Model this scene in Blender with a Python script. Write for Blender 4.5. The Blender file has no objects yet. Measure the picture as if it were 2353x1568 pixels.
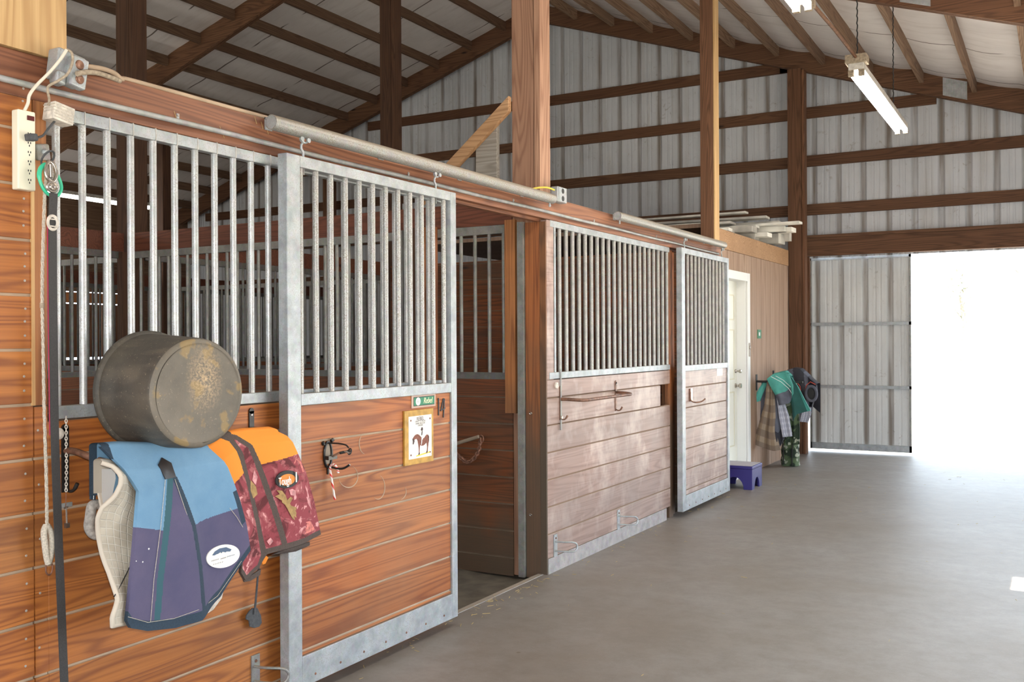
SKY, SUN, FLASH, EXPO, TUBE = 6.5, 26., 230., 0., 55.
import bpy, bmesh, math, random
from mathutils import Vector, Matrix
random.seed(7)
PI = math.pi
C = bpy.context.scene.collection
# ------------------------------------------------------------------ camera
IW, IH = 2353, 1568
FPX, YAW, PITCH, ROLL = 2230.265, .5145, -.0004, -.005
CAM = Vector((2.8415, 0, 1.4887))
fwd = Vector((-math.sin(YAW)*math.cos(PITCH), math.cos(YAW)*math.cos(PITCH), math.sin(PITCH)))
r0 = Vector((math.cos(YAW), math.sin(YAW), 0)); u0 = r0.cross(fwd)
RT = r0*math.cos(ROLL) + u0*math.sin(ROLL); UP = -r0*math.sin(ROLL) + u0*math.cos(ROLL)
def at(px, py, ax, v):
    d = fwd + RT*((px-IW/2)/FPX) - UP*((py-IH/2)/FPX)
    i = 'xyz'.index(ax); t = (v-CAM[i])/d[i]
    return CAM + d*t
cd = bpy.data.cameras.new('camera'); cam = bpy.data.objects.new('camera', cd); C.objects.link(cam)
cd.sensor_width = 36; cd.lens = FPX/IW*36; cd.clip_start = .05; cd.clip_end = 500
cam.matrix_world = Matrix(((RT.x, UP.x, -fwd.x, CAM.x), (RT.y, UP.y, -fwd.y, CAM.y), (RT.z, UP.z, -fwd.z, CAM.z), (0, 0, 0, 1)))
bpy.context.scene.camera = cam

# ------------------------------------------------------------------ node helpers
def newmat(name):
    m = bpy.data.materials.new(name); m.use_nodes = True
    nt = m.node_tree; nt.nodes.clear()
    out = nt.nodes.new('ShaderNodeOutputMaterial'); b = nt.nodes.new('ShaderNodeBsdfPrincipled')
    nt.links.new(b.outputs[0], out.inputs[0])
    return m, nt, b
class NT:
    def __init__(s, nt): s.nt = nt
    def put(s, sock, v):
        if hasattr(v, 'is_linked') or isinstance(v, bpy.types.NodeSocket): s.nt.links.new(v, sock)
        elif isinstance(v, (tuple, list)):
            sock.default_value = (*v, 1) if len(v) == 3 and sock.type == 'RGBA' else v
        else: sock.default_value = v
    def m(s, op, a, b=0., c=0.):
        n = s.nt.nodes.new('ShaderNodeMath'); n.operation = op
        s.put(n.inputs[0], a); s.put(n.inputs[1], b); s.put(n.inputs[2], c)
        return n.outputs[0]
    def v(s, op, a, b=(0, 0, 0)):
        n = s.nt.nodes.new('ShaderNodeVectorMath'); n.operation = op
        s.put(n.inputs[0], a); s.put(n.inputs[1], b)
        return n.outputs[0]
    def mix(s, f, a, b, mode='MIX'):
        n = s.nt.nodes.new('ShaderNodeMix'); n.data_type = 'RGBA'; n.blend_type = mode
        s.put(n.inputs[0], f); s.put(n.inputs[6], a); s.put(n.inputs[7], b)
        return n.outputs[2]
    def noise(s, vec, scale, detail=2., rough=.5, dist=0.):
        n = s.nt.nodes.new('ShaderNodeTexNoise')
        s.put(n.inputs['Vector'], vec); n.inputs['Scale'].default_value = scale
        n.inputs['Detail'].default_value = detail; n.inputs['Roughness'].default_value = rough
        n.inputs['Distortion'].default_value = dist
        return n.outputs[0]
    def vor(s, vec, scale, out=0, feat='F1'):
        n = s.nt.nodes.new('ShaderNodeTexVoronoi'); n.feature = feat
        s.put(n.inputs['Vector'], vec); n.inputs['Scale'].default_value = scale
        return n.outputs[out]
    def pos(s):
        return s.nt.nodes.new('ShaderNodeNewGeometry').outputs['Position']
    def nrm(s):
        return s.nt.nodes.new('ShaderNodeNewGeometry').outputs['Normal']
    def obj(s):
        return s.nt.nodes.new('ShaderNodeTexCoord').outputs['Object']
    def rnd(s):
        return s.nt.nodes.new('ShaderNodeObjectInfo').outputs['Random']
    def sep(s, vec):
        n = s.nt.nodes.new('ShaderNodeSeparateXYZ'); s.put(n.inputs[0], vec); return n.outputs
    def comb(s, x, y, z):
        n = s.nt.nodes.new('ShaderNodeCombineXYZ'); s.put(n.inputs[0], x); s.put(n.inputs[1], y); s.put(n.inputs[2], z); return n.outputs[0]
    def ramp(s, f, a, b):
        n = s.nt.nodes.new('ShaderNodeMapRange'); s.put(n.inputs[0], f)
        n.inputs[1].default_value = a; n.inputs[2].default_value = b
        return n.outputs[0]
    def bump(s, h, strength, dist=.01):
        n = s.nt.nodes.new('ShaderNodeBump'); n.inputs['Strength'].default_value = strength
        n.inputs['Distance'].default_value = dist; s.put(n.inputs['Height'], h); return n.outputs[0]

def plain(name, col, rough=.6, metal=0., noise=0., nscale=20, spec=.5, emit=None, estr=0.):
    m, nt, b = newmat(name); N = NT(nt)
    if noise > 0:
        n = N.noise(N.obj(), nscale, 3)
        f = N.ramp(n, .3, .7)
        N.put(b.inputs['Base Color'], N.mix(f, tuple(c*(1-noise) for c in col), tuple(min(1, c*(1+noise*.6)) for c in col)))
    else: b.inputs['Base Color'].default_value = (*col, 1)
    b.inputs['Roughness'].default_value = rough; b.inputs['Metallic'].default_value = metal
    b.inputs['Specular IOR Level'].default_value = spec
    if emit: b.inputs['Emission Color'].default_value = (*emit, 1); b.inputs['Emission Strength'].default_value = estr
    return m

def wood(name, light, mid, dark, axis, z0=None, pitch=.1735, rough=.55, dustz=True, grain=1., spec=.4, dirt=None, dirtamt=0., var=.25, dustamt=.85, low=None, pale=0.):
    m, nt, b = newmat(name); N = NT(nt)
    p = N.pos(); x, y, z = N.sep(p)
    if z0 is not None:
        idn = N.m('FLOOR', N.m('DIVIDE', N.m('SUBTRACT', z, z0), pitch))
    else:
        idn = N.m('MULTIPLY', N.rnd(), 37.)
    off = N.m('MULTIPLY', idn, 3.717)
    q = N.v('ADD', p, N.comb(off, N.m('MULTIPLY', off, 1.3), N.m('MULTIPLY', off, .37)))
    sc = {'x': (.33, 6.5, 6.5), 'y': (6.5, .33, 6.5), 'z': (6.5, 6.5, .33)}[axis]
    s2 = {'x': (1.5, 130, 130), 'y': (130, 1.5, 130), 'z': (130, 130, 1.5)}[axis]
    base = N.noise(N.v('MULTIPLY', q, sc), 1.0, 1.5, .45, .25)
    fine = N.noise(N.v('MULTIPLY', q, s2), 1.0, 2)
    ring = N.m('SINE', N.m('MULTIPLY', N.m('ADD', base, N.m('MULTIPLY', N.noise(N.v('MULTIPLY', q, tuple(c*4 for c in sc)), 1.0, 2), .06)), 125.*grain))
    ring = N.m('POWER', N.ramp(ring, -1., 1.), 2.2)
    big = N.noise(N.v('MULTIPLY', q, tuple(c*.35 for c in sc)), 1.0, 2)
    col = N.mix(N.ramp(big, .3, .7), mid, light)
    col = N.mix(N.m('MULTIPLY', ring, .74), col, dark)
    col = N.mix(N.m('MULTIPLY', N.ramp(fine, .35, .7), .45), col, dark)
    # knots
    kv = N.vor(N.v('MULTIPLY', q, {'x': (1.1, 3.5, 3.5), 'y': (3.5, 1.1, 3.5), 'z': (3.5, 3.5, 1.1)}[axis]), 1.0)
    col = N.mix(N.ramp(kv, .085, .03), col, tuple(c*.35 for c in dark))
    # board tint
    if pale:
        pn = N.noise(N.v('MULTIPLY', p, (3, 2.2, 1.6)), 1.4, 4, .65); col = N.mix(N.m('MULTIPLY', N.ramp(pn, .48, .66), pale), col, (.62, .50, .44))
    wn = nt.nodes.new('ShaderNodeTexWhiteNoise'); wn.noise_dimensions = '1D'; N.put(wn.inputs['W'], idn)
    t = N.m('ADD', 1.-var*.5, N.m('MULTIPLY', wn.outputs[0], var))
    tc = nt.nodes.new('ShaderNodeCombineColor')
    for i in range(3): N.put(tc.inputs[i], t)
    col = N.mix(1., col, tc.outputs[0], 'MULTIPLY')
    if dirt:
        dn = N.noise(p, 1.7, 4, .6)
        col = N.mix(N.m('MULTIPLY', N.ramp(dn, .38, .72), dirtamt), col, dirt)
    if low:
        zz = N.m('ADD', z, N.m('MULTIPLY', N.noise(N.v('MULTIPLY', p, (4, 4, 1.2)), 1., 4), .9))
        col = N.mix(N.m('MULTIPLY', N.ramp(zz, low[0]+.45+.35, low[0]+.45-.15), low[1]), col, (.095, .068, .045))
    if dustz:
        nz = N.sep(N.nrm())[2]
        col = N.mix(N.m('MULTIPLY', N.ramp(nz, .6, .9), dustamt), col, (.42, .35, .26))
    N.put(b.inputs['Base Color'], col)
    b.inputs['Roughness'].default_value = rough; b.inputs['Specular IOR Level'].default_value = spec
    N.put(b.inputs['Normal'], N.bump(N.m('ADD', fine, N.m('MULTIPLY', ring, .3)), .12, .003))
    return m

def galv(name, base=(.40, .43, .45), speck=(.25, .20, .15), amt=.5, metal=.35, rough=.45, dz=(.5, .9)):
    m, nt, b = newmat(name); N = NT(nt); p = N.pos()
    sp = N.noise(N.v('MULTIPLY', p, (1, 1, .8)), 210, 4, .75)
    bl = N.noise(p, 14, 4, .6)
    th = N.m('SUBTRACT', .68, N.m('MULTIPLY', bl, .22*amt*2))
    f = N.ramp(N.m('SUBTRACT', sp, th), -.02, .06)
    col = N.mix(N.ramp(bl, .35, .65), tuple(c*.80 for c in base), tuple(c*1.2 for c in base))
    sg = N.vor(p, 45, 1)
    col = N.mix(.03, col, sg)
    col = N.mix(N.m('MULTIPLY', f, amt), col, speck)
    nz = N.sep(N.nrm())[2]
    col = N.mix(N.m('MULTIPLY', N.ramp(nz, *dz), .75), col, (.33, .27, .20))
    N.put(b.inputs['Base Color'], col); b.inputs['Metallic'].default_value = metal; b.inputs['Roughness'].default_value = rough
    N.put(b.inputs['Normal'], N.bump(sp, .15, .002))
    return m

M = {}
OR = ((.57, .21, .045), (.42, .13, .025), (.20, .050, .012))
M['plank_near'] = wood('stained_pine_near', *OR, 'y', z0=.079, dirt=(.36, .19, .085), dirtamt=.25, rough=.5)
M['plank_door'] = wood('stained_pine_door', (.51, .185, .052), (.38, .115, .030), (.18, .045, .013), 'y', z0=.0240, dirt=(.34, .19, .105), dirtamt=.35, rough=.5)
M['plank_far'] = wood('daylight_washed_pine', (.40, .265, .215), (.31, .185, .145), (.20, .11, .085), 'y', z0=.079, pale=.65, dirt=(.27, .205, .18), dirtamt=.7, rough=.42, spec=.6, grain=.8, var=.18)  # pinkish wash of side daylight put into the colour; noise adds pale smears
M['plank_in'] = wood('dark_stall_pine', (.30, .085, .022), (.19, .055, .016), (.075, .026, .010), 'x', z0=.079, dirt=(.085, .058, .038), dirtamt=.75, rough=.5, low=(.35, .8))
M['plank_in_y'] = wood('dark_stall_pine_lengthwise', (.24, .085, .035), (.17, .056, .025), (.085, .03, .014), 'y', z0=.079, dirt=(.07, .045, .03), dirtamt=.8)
M['beam'] = wood('header_pine', (.34, .15, .075), (.24, .092, .045), (.125, .043, .022), 'y', rough=.5)
M['beam_x'] = wood('red_header_pine', (.22, .075, .04), (.15, .048, .026), (.085, .026, .014), 'x')
M['rough_x'] = wood('rough_brown_lumber_cross', (.23, .115, .06), (.165, .075, .038), (.085, .038, .02), 'x', rough=.75, var=.3, dustamt=.6)
M['rough_y'] = wood('rough_brown_lumber_long', (.20, .12, .072), (.145, .08, .046), (.08, .042, .025), 'y', rough=.8, var=.3, dustamt=.6)
M['rough_yr'] = wood('tube_lit_dusty_purlin', (.36, .235, .15), (.28, .17, .105), (.17, .095, .055), 'y', rough=.85, var=.2, dustamt=.6)  # lighter than the left slope: dust plus tube light put into the colour
M['rough_z'] = wood('rough_brown_post', (.26, .125, .065), (.18, .08, .04), (.095, .042, .02), 'z', rough=.75, var=.3)
M['dark_z'] = wood('dark_centre_post', (.12, .058, .032), (.085, .04, .022), (.05, .023, .013), 'z', rough=.8, var=.2)
M['post_z'] = wood('orange_stall_post', (.46, .16, .05), (.32, .095, .028), (.16, .045, .014), 'z', dirt=(.14, .08, .042), dirtamt=.7, low=(.85, .85))
M['post_dk'] = wood('grimy_post_edge', (.30, .12, .045), (.20, .085, .035), (.11, .045, .018), 'z', dirt=(.10, .07, .045), dirtamt=.8, low=(1.15, 1.))
M['post_up'] = wood('pink_brown_upper_post', (.44, .255, .165), (.35, .185, .115), (.22, .105, .062), 'z', rough=.65)
M['tan_z'] = wood('pale_tan_pine', (.70, .47, .23), (.62, .39, .175), (.47, .27, .11), 'z', rough=.6, grain=.5, var=.1)
M['tan_d'] = wood('tan_brace_pine', (.60, .36, .19), (.48, .27, .13), (.32, .16, .07), 'x', rough=.65)
M['jamb'] = wood('orange_jamb_board', (.56, .24, .085), (.42, .155, .045), (.22, .07, .022), 'z', dirt=(.12, .07, .035), dirtamt=.35, low=(1.0, .7))
M['siding'] = wood('plywood_siding', (.44, .30, .215), (.37, .24, .165), (.28, .17, .11), 'z', rough=.7, grain=.5, var=.05)
M['fence'] = wood('weathered_fence', (.42, .38, .33), (.33, .29, .25), (.22, .19, .16), 'x', rough=.85)
M['galv'] = galv('galvanised_steel', amt=.5, base=(.40, .425, .44))
M['galv_sp'] = galv('speckled_galvanised_steel', amt=.65, base=(.42, .42, .41), speck=(.22, .18, .13))
M['galv_dirty'] = galv('dirty_galvanised_steel', amt=.5, base=(.27, .265, .245), speck=(.17, .14, .10))
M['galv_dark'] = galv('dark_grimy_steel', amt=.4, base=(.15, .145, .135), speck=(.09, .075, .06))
M['galv_bar'] = galv('flash_lit_bar_steel', base=(.56, .57, .57), speck=(.30, .25, .20), amt=.6, metal=.3, rough=.35)  # paler base puts the flash highlight into the near bars
M['galv_far'] = galv('dull_bar_steel', base=(.36, .35, .33), speck=(.17, .145, .11), amt=.6)
M['galv_bsp'] = galv('speckled_bar_steel', base=(.50, .50, .485), speck=(.24, .195, .145), amt=.75, metal=.3, rough=.4)
M['track'] = galv('dusty_track_steel', base=(.34, .34, .33), speck=(.20, .165, .125), amt=.8, metal=.2, dz=(-.1, .75))
M['conduit'] = galv('smooth_grey_conduit', base=(.34, .34, .335), speck=(.26, .22, .17), amt=.3, metal=.1)
M['dust'] = plain('dusty_joint', (.50, .37, .26), .9, noise=.25, nscale=6)
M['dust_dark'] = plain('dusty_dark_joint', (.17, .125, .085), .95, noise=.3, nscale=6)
M['dust_pink'] = plain('dusty_brown_joint', (.25, .16, .11), .95)  # brown dust in the joints of the far boards and siding
M['rust'] = plain('rusty_iron', (.27, .13, .085), .7, .3, .5, 60)
M['black_iron'] = plain('worn_black_iron', (.03, .026, .024), .4, .3, .4, 40)
M['brown_iron'] = plain('brown_worn_tube', (.22, .11, .07), .4, .3, .6, 30)
M['black'] = plain('matt_black', (.018, .017, .017), .6)
M['black_gloss'] = plain('shiny_black_plastic', (.02, .02, .02), .2)
M['white'] = plain('white_paint', (.82, .82, .80), .5)
M['cream'] = plain('cream_plastic', (.86, .82, .66), .4)
M['cream_cord'] = plain('cream_cord', (.75, .70, .58), .5)
M['tan_cord'] = plain('dusty_tan_cord', (.42, .34, .25), .8, 0, .3, 80)
M['dusty_reflection_beige'] = plain('dusty_reflection_beige', (.30, .24, .18), .6)  # beige paints the wood's reflection on the hook plate; also colours the guard bar
M['wrap'] = plain('off_white_fabric_wrap', (.72, .66, .58), .85, 0, .3, 50)
M['strap'] = plain('charcoal_nylon', (.055, .052, .052), .8, 0, .25, 300)
M['pink'] = plain('pink_edging', (.55, .06, .12), .7)
M['lining'] = plain('white_lining', (.62, .62, .62), .8)
M['binding_cream'] = plain('cream_binding', (.62, .55, .46), .9)
M['rope'] = plain('off_white_rope', (.60, .54, .45), .9, 0, .3, 200)
M['green'] = plain('bright_green_plastic', (.05, .55, .32), .35)
M['nickel'] = plain('nickel_steel', (.55, .50, .45), .25, .9)
M['steel_dot'] = plain('nail_head', (.55, .52, .48), .5, .4)
M['nail'] = plain('nail_head_grey', (.45, .40, .35), .6, .2)
M['navy'] = plain('navy_binding', (.03, .055, .088), .8, 0, .2, 200)
M['teal_bind'] = plain('teal_binding', (.04, .12, .15), .8)
M['leather'] = plain('black_leather', (.025, .018, .016), .35)
M['orange'] = plain('hunter_orange_cloth', (.95, .30, .03), .8)
M['brown_bind'] = plain('brown_binding', (.095, .07, .06), .85, 0, .2, 200)
M['fleece'] = plain('grey_fleece', (.36, .33, .30), 1., 0, .35, 90)
M['sky_blue'] = plain('blue_piping', (.15, .38, .75), .8)
M['charcoal'] = plain('charcoal_rubber', (.075, .078, .085), .7, 0, .3, 80)
M['teal'] = plain('teal_blanket', (.07, .33, .28), .75, 0, .25, 8)
M['dkteal'] = plain('dark_green_lining', (.01, .075, .065), .8, 0, .25, 10)
M['blackcloth'] = plain('black_navy_cloth', (.018, .018, .028), .7, 0, .4, 10)
M['greycloth'] = plain('grey_blue_cloth', (.10, .105, .135), .8, 0, .3, 10)
M['redtrim'] = plain('red_trim', (.6, .10, .07), .7)
M['gold_leaf'] = plain('khaki_leaf', (.42, .27, .11), .85, 0, .3, 60)
M['pink_leaf'] = plain('pink_leaf', (.72, .23, .20), .85, 0, .45, 60)
M['rose_leaf'] = plain('rose_leaf', (.72, .33, .34), .85, 0, .45, 60)
M['purple'] = plain('purple_stool_plastic', (.035, .028, .17), .4)
M['lilac'] = plain('stool_grip_top', (.40, .38, .42), .6)
M['door_white'] = plain('creamy_white_paint', (.80, .79, .70), .45)
M['panel_line'] = plain('cream_shadow_groove', (.70, .66, .50), .5)
M['lumber_white'] = plain('dusty_white_board', (.80, .77, .70), .7, 0, .3, 4)
M['lumber_grey'] = plain('grimy_white_board', (.50, .47, .42), .8, 0, .4, 5)
M['sign_green'] = plain('green_sign', (.02, .20, .095), .4)
M['sign_cream'] = plain('cream_lettering', (.85, .82, .55), .5)
M['clear_frame'] = plain('hazy_plastic_frame', (.55, .38, .30), .3)
M['brass_board'] = plain('ochre_board', (.52, .29, .05), .5, 0, .3, 25)
M['card'] = plain('white_card', (.84, .80, .74), .6)
M['ink'] = plain('grey_ink', (.12, .10, .10), .7)
M['ink_soft'] = plain('soft_grey_ink', (.33, .30, .29), .7)
M['horse'] = plain('bay_horse_print', (.24, .085, .055), .7, 0, .4, 90)
M['horse_dk'] = plain('dark_horse_print', (.07, .04, .04), .7)
M['yellow'] = plain('yellow_print', (.85, .62, .05), .6)
M['logo_white'] = plain('white_patch', (.90, .89, .86), .5)
M['logo_blue'] = plain('blue_grey_print', (.10, .15, .24), .7)
M['black_patch'] = plain('black_patch', (.015, .014, .014), .6)
M['amber'] = plain('amber_print', (.75, .25, .03), .6)
M['red_switch'] = plain('dark_red_switch', (.10, .01, .01), .3)  # dark red rocker colour, not emissive
M['tube'] = plain('fluorescent_tube', (1, 1, 1), .5, emit=(1, .95, .86), estr=TUBE)
M['socket'] = plain('dusty_socket', (.35, .28, .20), .9, 0, .4, 60)
M['fix_white'] = plain('fixture_enamel', (.55, .52, .47), .5, 0, .3, 30)
M['kick'] = galv('kickboard_grey', base=(.34, .31, .30), speck=(.24, .19, .15), amt=.5, metal=0., rough=.55)
M['tread'] = plain('dark_tyre_rubber', (.025, .025, .025), .9)
M['hay'] = plain('dry_hay', (.52, .38, .16), .9)
M['gusset'] = galv('nail_plate_steel', base=(.42, .43, .44), amt=.3)

# corrugated sheet: white paint, brown grime along the ribs
def corr(name, ax, pitch, x0, base=(.67, .69, .73)):
    m, nt, b = newmat(name); N = NT(nt); p = N.pos(); s = N.sep(p)
    t = N.m('FRACT', N.m('DIVIDE', N.m('SUBTRACT', s['xyz'.index(ax)], x0), pitch))
    d = N.m('ABSOLUTE', N.m('SUBTRACT', t, .5))
    rib = N.ramp(d, .36, .46)
    st = N.noise(N.v('MULTIPLY', p, (9, 9, .6)), 1., 3, .6)
    bl = N.noise(p, 1.1, 4, .6)
    grime = N.m('MULTIPLY', rib, N.ramp(st, .25, .6))
    col = N.mix(N.ramp(bl, .35, .75), base, tuple(c*.80 for c in base))
    col = N.mix(N.m('MULTIPLY', N.ramp(st, .5, .8), .4), col, (.42, .38, .33))
    col = N.mix(N.m('MULTIPLY', grime, .9), col, (.19, .15, .12))
    cw = N.noise(p, 7, 6, .75, 1.5)
    col = N.mix(N.m('MULTIPLY', N.ramp(cw, .60, .68), .45), col, (.25, .21, .17))
    N.put(b.inputs['Base Color'], col); b.inputs['Roughness'].default_value = .5
    return m
M['corr'] = corr('white_corrugated_steel', 'x', .31, .0055)
M['corr_y'] = corr('white_corrugated_steel_side', 'y', .31, .0)
M['corr_door'] = corr('white_corrugated_door_steel', 'x', .305, .02, base=(.78, .80, .80))

def mat_ceiling():
    m, nt, b = newmat('white_roof_lining'); N = NT(nt); p = N.pos(); x, y, z = N.sep(p)
    st = N.noise(N.v('MULTIPLY', p, (1.5, 9, 1.5)), 1., 4, .65)
    bl = N.noise(p, 1.3, 4, .6)
    col = N.mix(N.ramp(bl, .3, .75), (.80, .75, .73), (.66, .61, .59))
    col = N.mix(N.m('MULTIPLY', N.ramp(st, .5, .8), .5), col, (.45, .38, .34))
    wob = N.m('MULTIPLY', N.noise(p, .9, 2), .25)
    f = N.m('FRACT', N.m('DIVIDE', N.m('ADD', y, wob), 1.35))
    ln = N.ramp(N.m('ABSOLUTE', N.m('SUBTRACT', f, .5)), .011, .004)
    brk = N.ramp(N.noise(p, 3., 2), .38, .5)
    col = N.mix(N.m('MULTIPLY', N.m('MULTIPLY', ln, brk), .95), col, (.09, .055, .04))
    N.put(b.inputs['Base Color'], col); b.inputs['Roughness'].default_value = .7
    return m
M['ceil'] = mat_ceiling()

def mat_floor():
    m, nt, b = newmat('worn_concrete'); N = NT(nt); p = N.pos()
    n1 = N.noise(p, .8, 5, .6); n2 = N.noise(p, 7, 6, .75); n3 = N.noise(p, 90, 3, .7)
    col = N.mix(N.ramp(n1, .3, .7), (.19, .155, .125), (.265, .245, .228))
    col = N.mix(N.m('MULTIPLY', N.ramp(n2, .4, .65), .55), col, (.15, .128, .11))
    col = N.mix(N.m('MULTIPLY', N.ramp(n3, .62, .72), .6), col, (.36, .33, .30))
    sp = N.vor(p, 2.3)
    col = N.mix(N.m('MULTIPLY', N.ramp(sp, .035, .015), .7), col, (.12, .085, .06))
    N.put(b.inputs['Base Color'], col)
    N.put(b.inputs['Roughness'], N.m('ADD', .42, N.m('MULTIPLY', n3, .16)))
    b.inputs['Specular IOR Level'].default_value = .5
    N.put(b.inputs['Normal'], N.bump(n3, .06, .002))
    return m
M['floor'] = mat_floor()
M['dirt'] = plain('damp_stall_dirt', (.12, .10, .075), .95, 0, .4, 8)
M['ground'] = plain('pale_sandy_ground', (.55, .50, .42), .9, 0, .2, 1)

def mat_pad(name, c1, c2, weave=600):
    m, nt, b = newmat(name); N = NT(nt); p = N.obj()
    n = N.noise(p, 6, 4, .6); w = N.noise(N.v('MULTIPLY', p, (1, 1, 3)), weave, 1)
    col = N.mix(N.ramp(n, .3, .7), c1, c2)
    col = N.mix(N.m('MULTIPLY', N.ramp(w, .4, .7), .25), col, tuple(c*.6 for c in c1))
    N.put(b.inputs['Base Color'], col); b.inputs['Roughness'].default_value = .85
    N.put(b.inputs['Normal'], N.bump(w, .2, .002)); return m
M['ltblue'] = mat_pad('light_blue_canvas', (.15, .31, .49), (.21, .38, .55))
M['purpleblue'] = mat_pad('faded_purple_blue_canvas', (.088, .085, .17), (.135, .115, .20))
def mat_quilt():
    m, nt, b = newmat('quilted_off_white_cotton'); N = NT(nt)
    uv = nt.nodes.new('ShaderNodeTexCoord').outputs['UV']; u, v, w = N.sep(uv)
    a = N.m('ABSOLUTE', N.m('SUBTRACT', N.m('FRACT', N.m('MULTIPLY', u, 6.)), .5))
    c = N.m('ABSOLUTE', N.m('SUBTRACT', N.m('FRACT', N.m('MULTIPLY', v, 21.)), .5))
    ln = N.m('MAXIMUM', N.ramp(a, .41, .48), N.ramp(c, .41, .48))
    g = N.noise(N.obj(), 9, 3)
    col = N.mix(N.ramp(g, .3, .65), (.40, .345, .27), (.66, .60, .50))
    col = N.mix(N.m('MULTIPLY', ln, .7), col, (.76, .72, .64))
    N.put(b.inputs['Base Color'], col); b.inputs['Roughness'].default_value = .9
    N.put(b.inputs['Normal'], N.bump(N.m('SUBTRACT', 1., ln), .5, .006)); return m
M['quilt'] = mat_quilt()
def mat_camo():
    m, nt, b = newmat('maroon_leaf_camouflage'); N = NT(nt); p = N.obj()
    w = N.v('ADD', p, N.v('SCALE', p)) if False else p
    n1 = N.noise(p, 7, 4, .6, 1.2); n2 = N.noise(N.v('ADD', p, (3, 5, 7)), 13, 4, .6, 2.); v1 = N.vor(p, 20)
    col = N.mix(N.ramp(n1, .42, .5), (.12, .022, .026), (.30, .055, .07))
    col = N.mix(N.m('MULTIPLY', N.ramp(n2, .53, .60), .8), col, (.46, .15, .155))
    col = N.mix(N.ramp(N.m('MULTIPLY', n2, n1), .34, .37), col, (.74, .36, .36))
    col = N.mix(N.m('MULTIPLY', N.ramp(v1, .16, .08), .5), col, (.06, .015, .02))
    N.put(b.inputs['Base Color'], col); b.inputs['Roughness'].default_value = .85; return m
M['camo'] = mat_camo()
def mat_plaid(name, c1, c2, c3, s):
    m, nt, b = newmat(name); N = NT(nt)
    uv = nt.nodes.new('ShaderNodeTexCoord').outputs['UV']; u, v, w = N.sep(uv)
    a = N.ramp(N.m('ABSOLUTE', N.m('SUBTRACT', N.m('FRACT', N.m('MULTIPLY', u, s)), .5)), .2, .25)
    c = N.ramp(N.m('ABSOLUTE', N.m('SUBTRACT', N.m('FRACT', N.m('MULTIPLY', v, s*1.6)), .5)), .2, .25)
    col = N.mix(N.m('MULTIPLY', a, .6), c1, c2); col = N.mix(N.m('MULTIPLY', c, .6), col, c3)
    N.put(b.inputs['Base Color'], col); b.inputs['Roughness'].default_value = .9; return m
M['plaid'] = mat_plaid('brown_plaid_wool', (.22, .155, .10), (.36, .29, .22), (.13, .09, .07), 3.2)
M['plaid_w'] = mat_plaid('pale_plaid_cloth', (.55, .55, .60), (.16, .17, .26), (.30, .30, .38), 5)
def mat_greencamo():
    m, nt, b = newmat('green_camouflage'); N = NT(nt); p = N.obj()
    n = N.noise(p, 9, 2, .5, 1.); n2 = N.noise(N.v('ADD', p, (5, 1, 2)), 12, 2)
    col = N.mix(N.ramp(n, .45, .52), (.02, .035, .018), (.09, .13, .06)); col = N.mix(N.ramp(n2, .56, .6), col, (.36, .37, .28))
    N.put(b.inputs['Base Color'], col); b.inputs['Roughness'].default_value = .85; return m
M['greencamo'] = mat_greencamo()
def mat_tub(name, stain):
    m, nt, b = newmat(name); N = NT(nt); p = N.obj()
    n1 = N.noise(p, 6, 4, .6); n2 = N.noise(N.v('ADD', p, (9, 2, 4)), 13, 3, .55); n3 = N.noise(p, 120, 3, .7); n4 = N.noise(N.v('MULTIPLY', p, (1, 6, 3)), 6, 3)
    col = N.mix(N.ramp(n1, .3, .7), (.045, .042, .037), (.10, .086, .066)) if not stain else N.mix(N.ramp(n1, .3, .7), (.125, .11, .088), (.215, .185, .145))
    col = N.mix(N.m('MULTIPLY', N.ramp(n4, .5, .75), .35), col, (.20, .16, .115))
    if stain:
        col = N.mix(N.m('MULTIPLY', N.ramp(n2, .56, .62), .7), col, (.34, .23, .09))
        y, z = N.sep(p)[1], N.sep(p)[2]
        r = N.m('SQRT', N.m('ADD', N.m('POWER', N.m('MULTIPLY', N.m('SUBTRACT', y, .01), 1.6), 2.), N.m('POWER', N.m('SUBTRACT', z, .235), 2.)))
        col = N.mix(N.m('MULTIPLY', N.m('MULTIPLY', N.ramp(r, .13, .0), N.ramp(n3, .40, .62)), 1.), col, (.60, .42, .24))
    col = N.mix(N.m('MULTIPLY', N.ramp(n3, .64, .70), .5), col, (.50, .40, .28))
    N.put(b.inputs['Base Color'], col); b.inputs['Roughness'].default_value = .6
    N.put(b.inputs['Normal'], N.bump(N.m('ADD', n1, n3), .25, .004)); return m
M['tub'] = mat_tub('dusty_black_rubber', False); M['tub_base'] = mat_tub('stained_rubber_base', True)
def mat_candy():
    m, nt, b = newmat('candy_stripe'); N = NT(nt)
    uv = nt.nodes.new('ShaderNodeTexCoord').outputs['UV']; u, v, w = N.sep(uv)
    f = N.m('FRACT', N.m('ADD', u, N.m('MULTIPLY', v, 9.)))
    s = N.m('LESS_THAN', N.m('ABSOLUTE', N.m('SUBTRACT', f, .5)), .17)
    N.put(b.inputs['Base Color'], N.mix(s, (.88, .80, .76), (.75, .06, .05))); b.inputs['Roughness'].default_value = .25; return m
M['candy'] = mat_candy()
def mat_foliage(name, c1, c2):
    m, nt, b = newmat(name); N = NT(nt); n = N.noise(N.obj(), 3, 3)
    N.put(b.inputs['Base Color'], N.mix(N.ramp(n, .35, .65), c1, c2)); b.inputs['Roughness'].default_value = .9; return m
M['leaves'] = mat_foliage('overexposed_pale_leaves', (.42, .48, .36), (.55, .58, .46))  # leaf colour paled to imitate overexposure
M['bark'] = plain('grey_bark', (.30, .26, .22), .9, 0, .3, 8)

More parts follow.
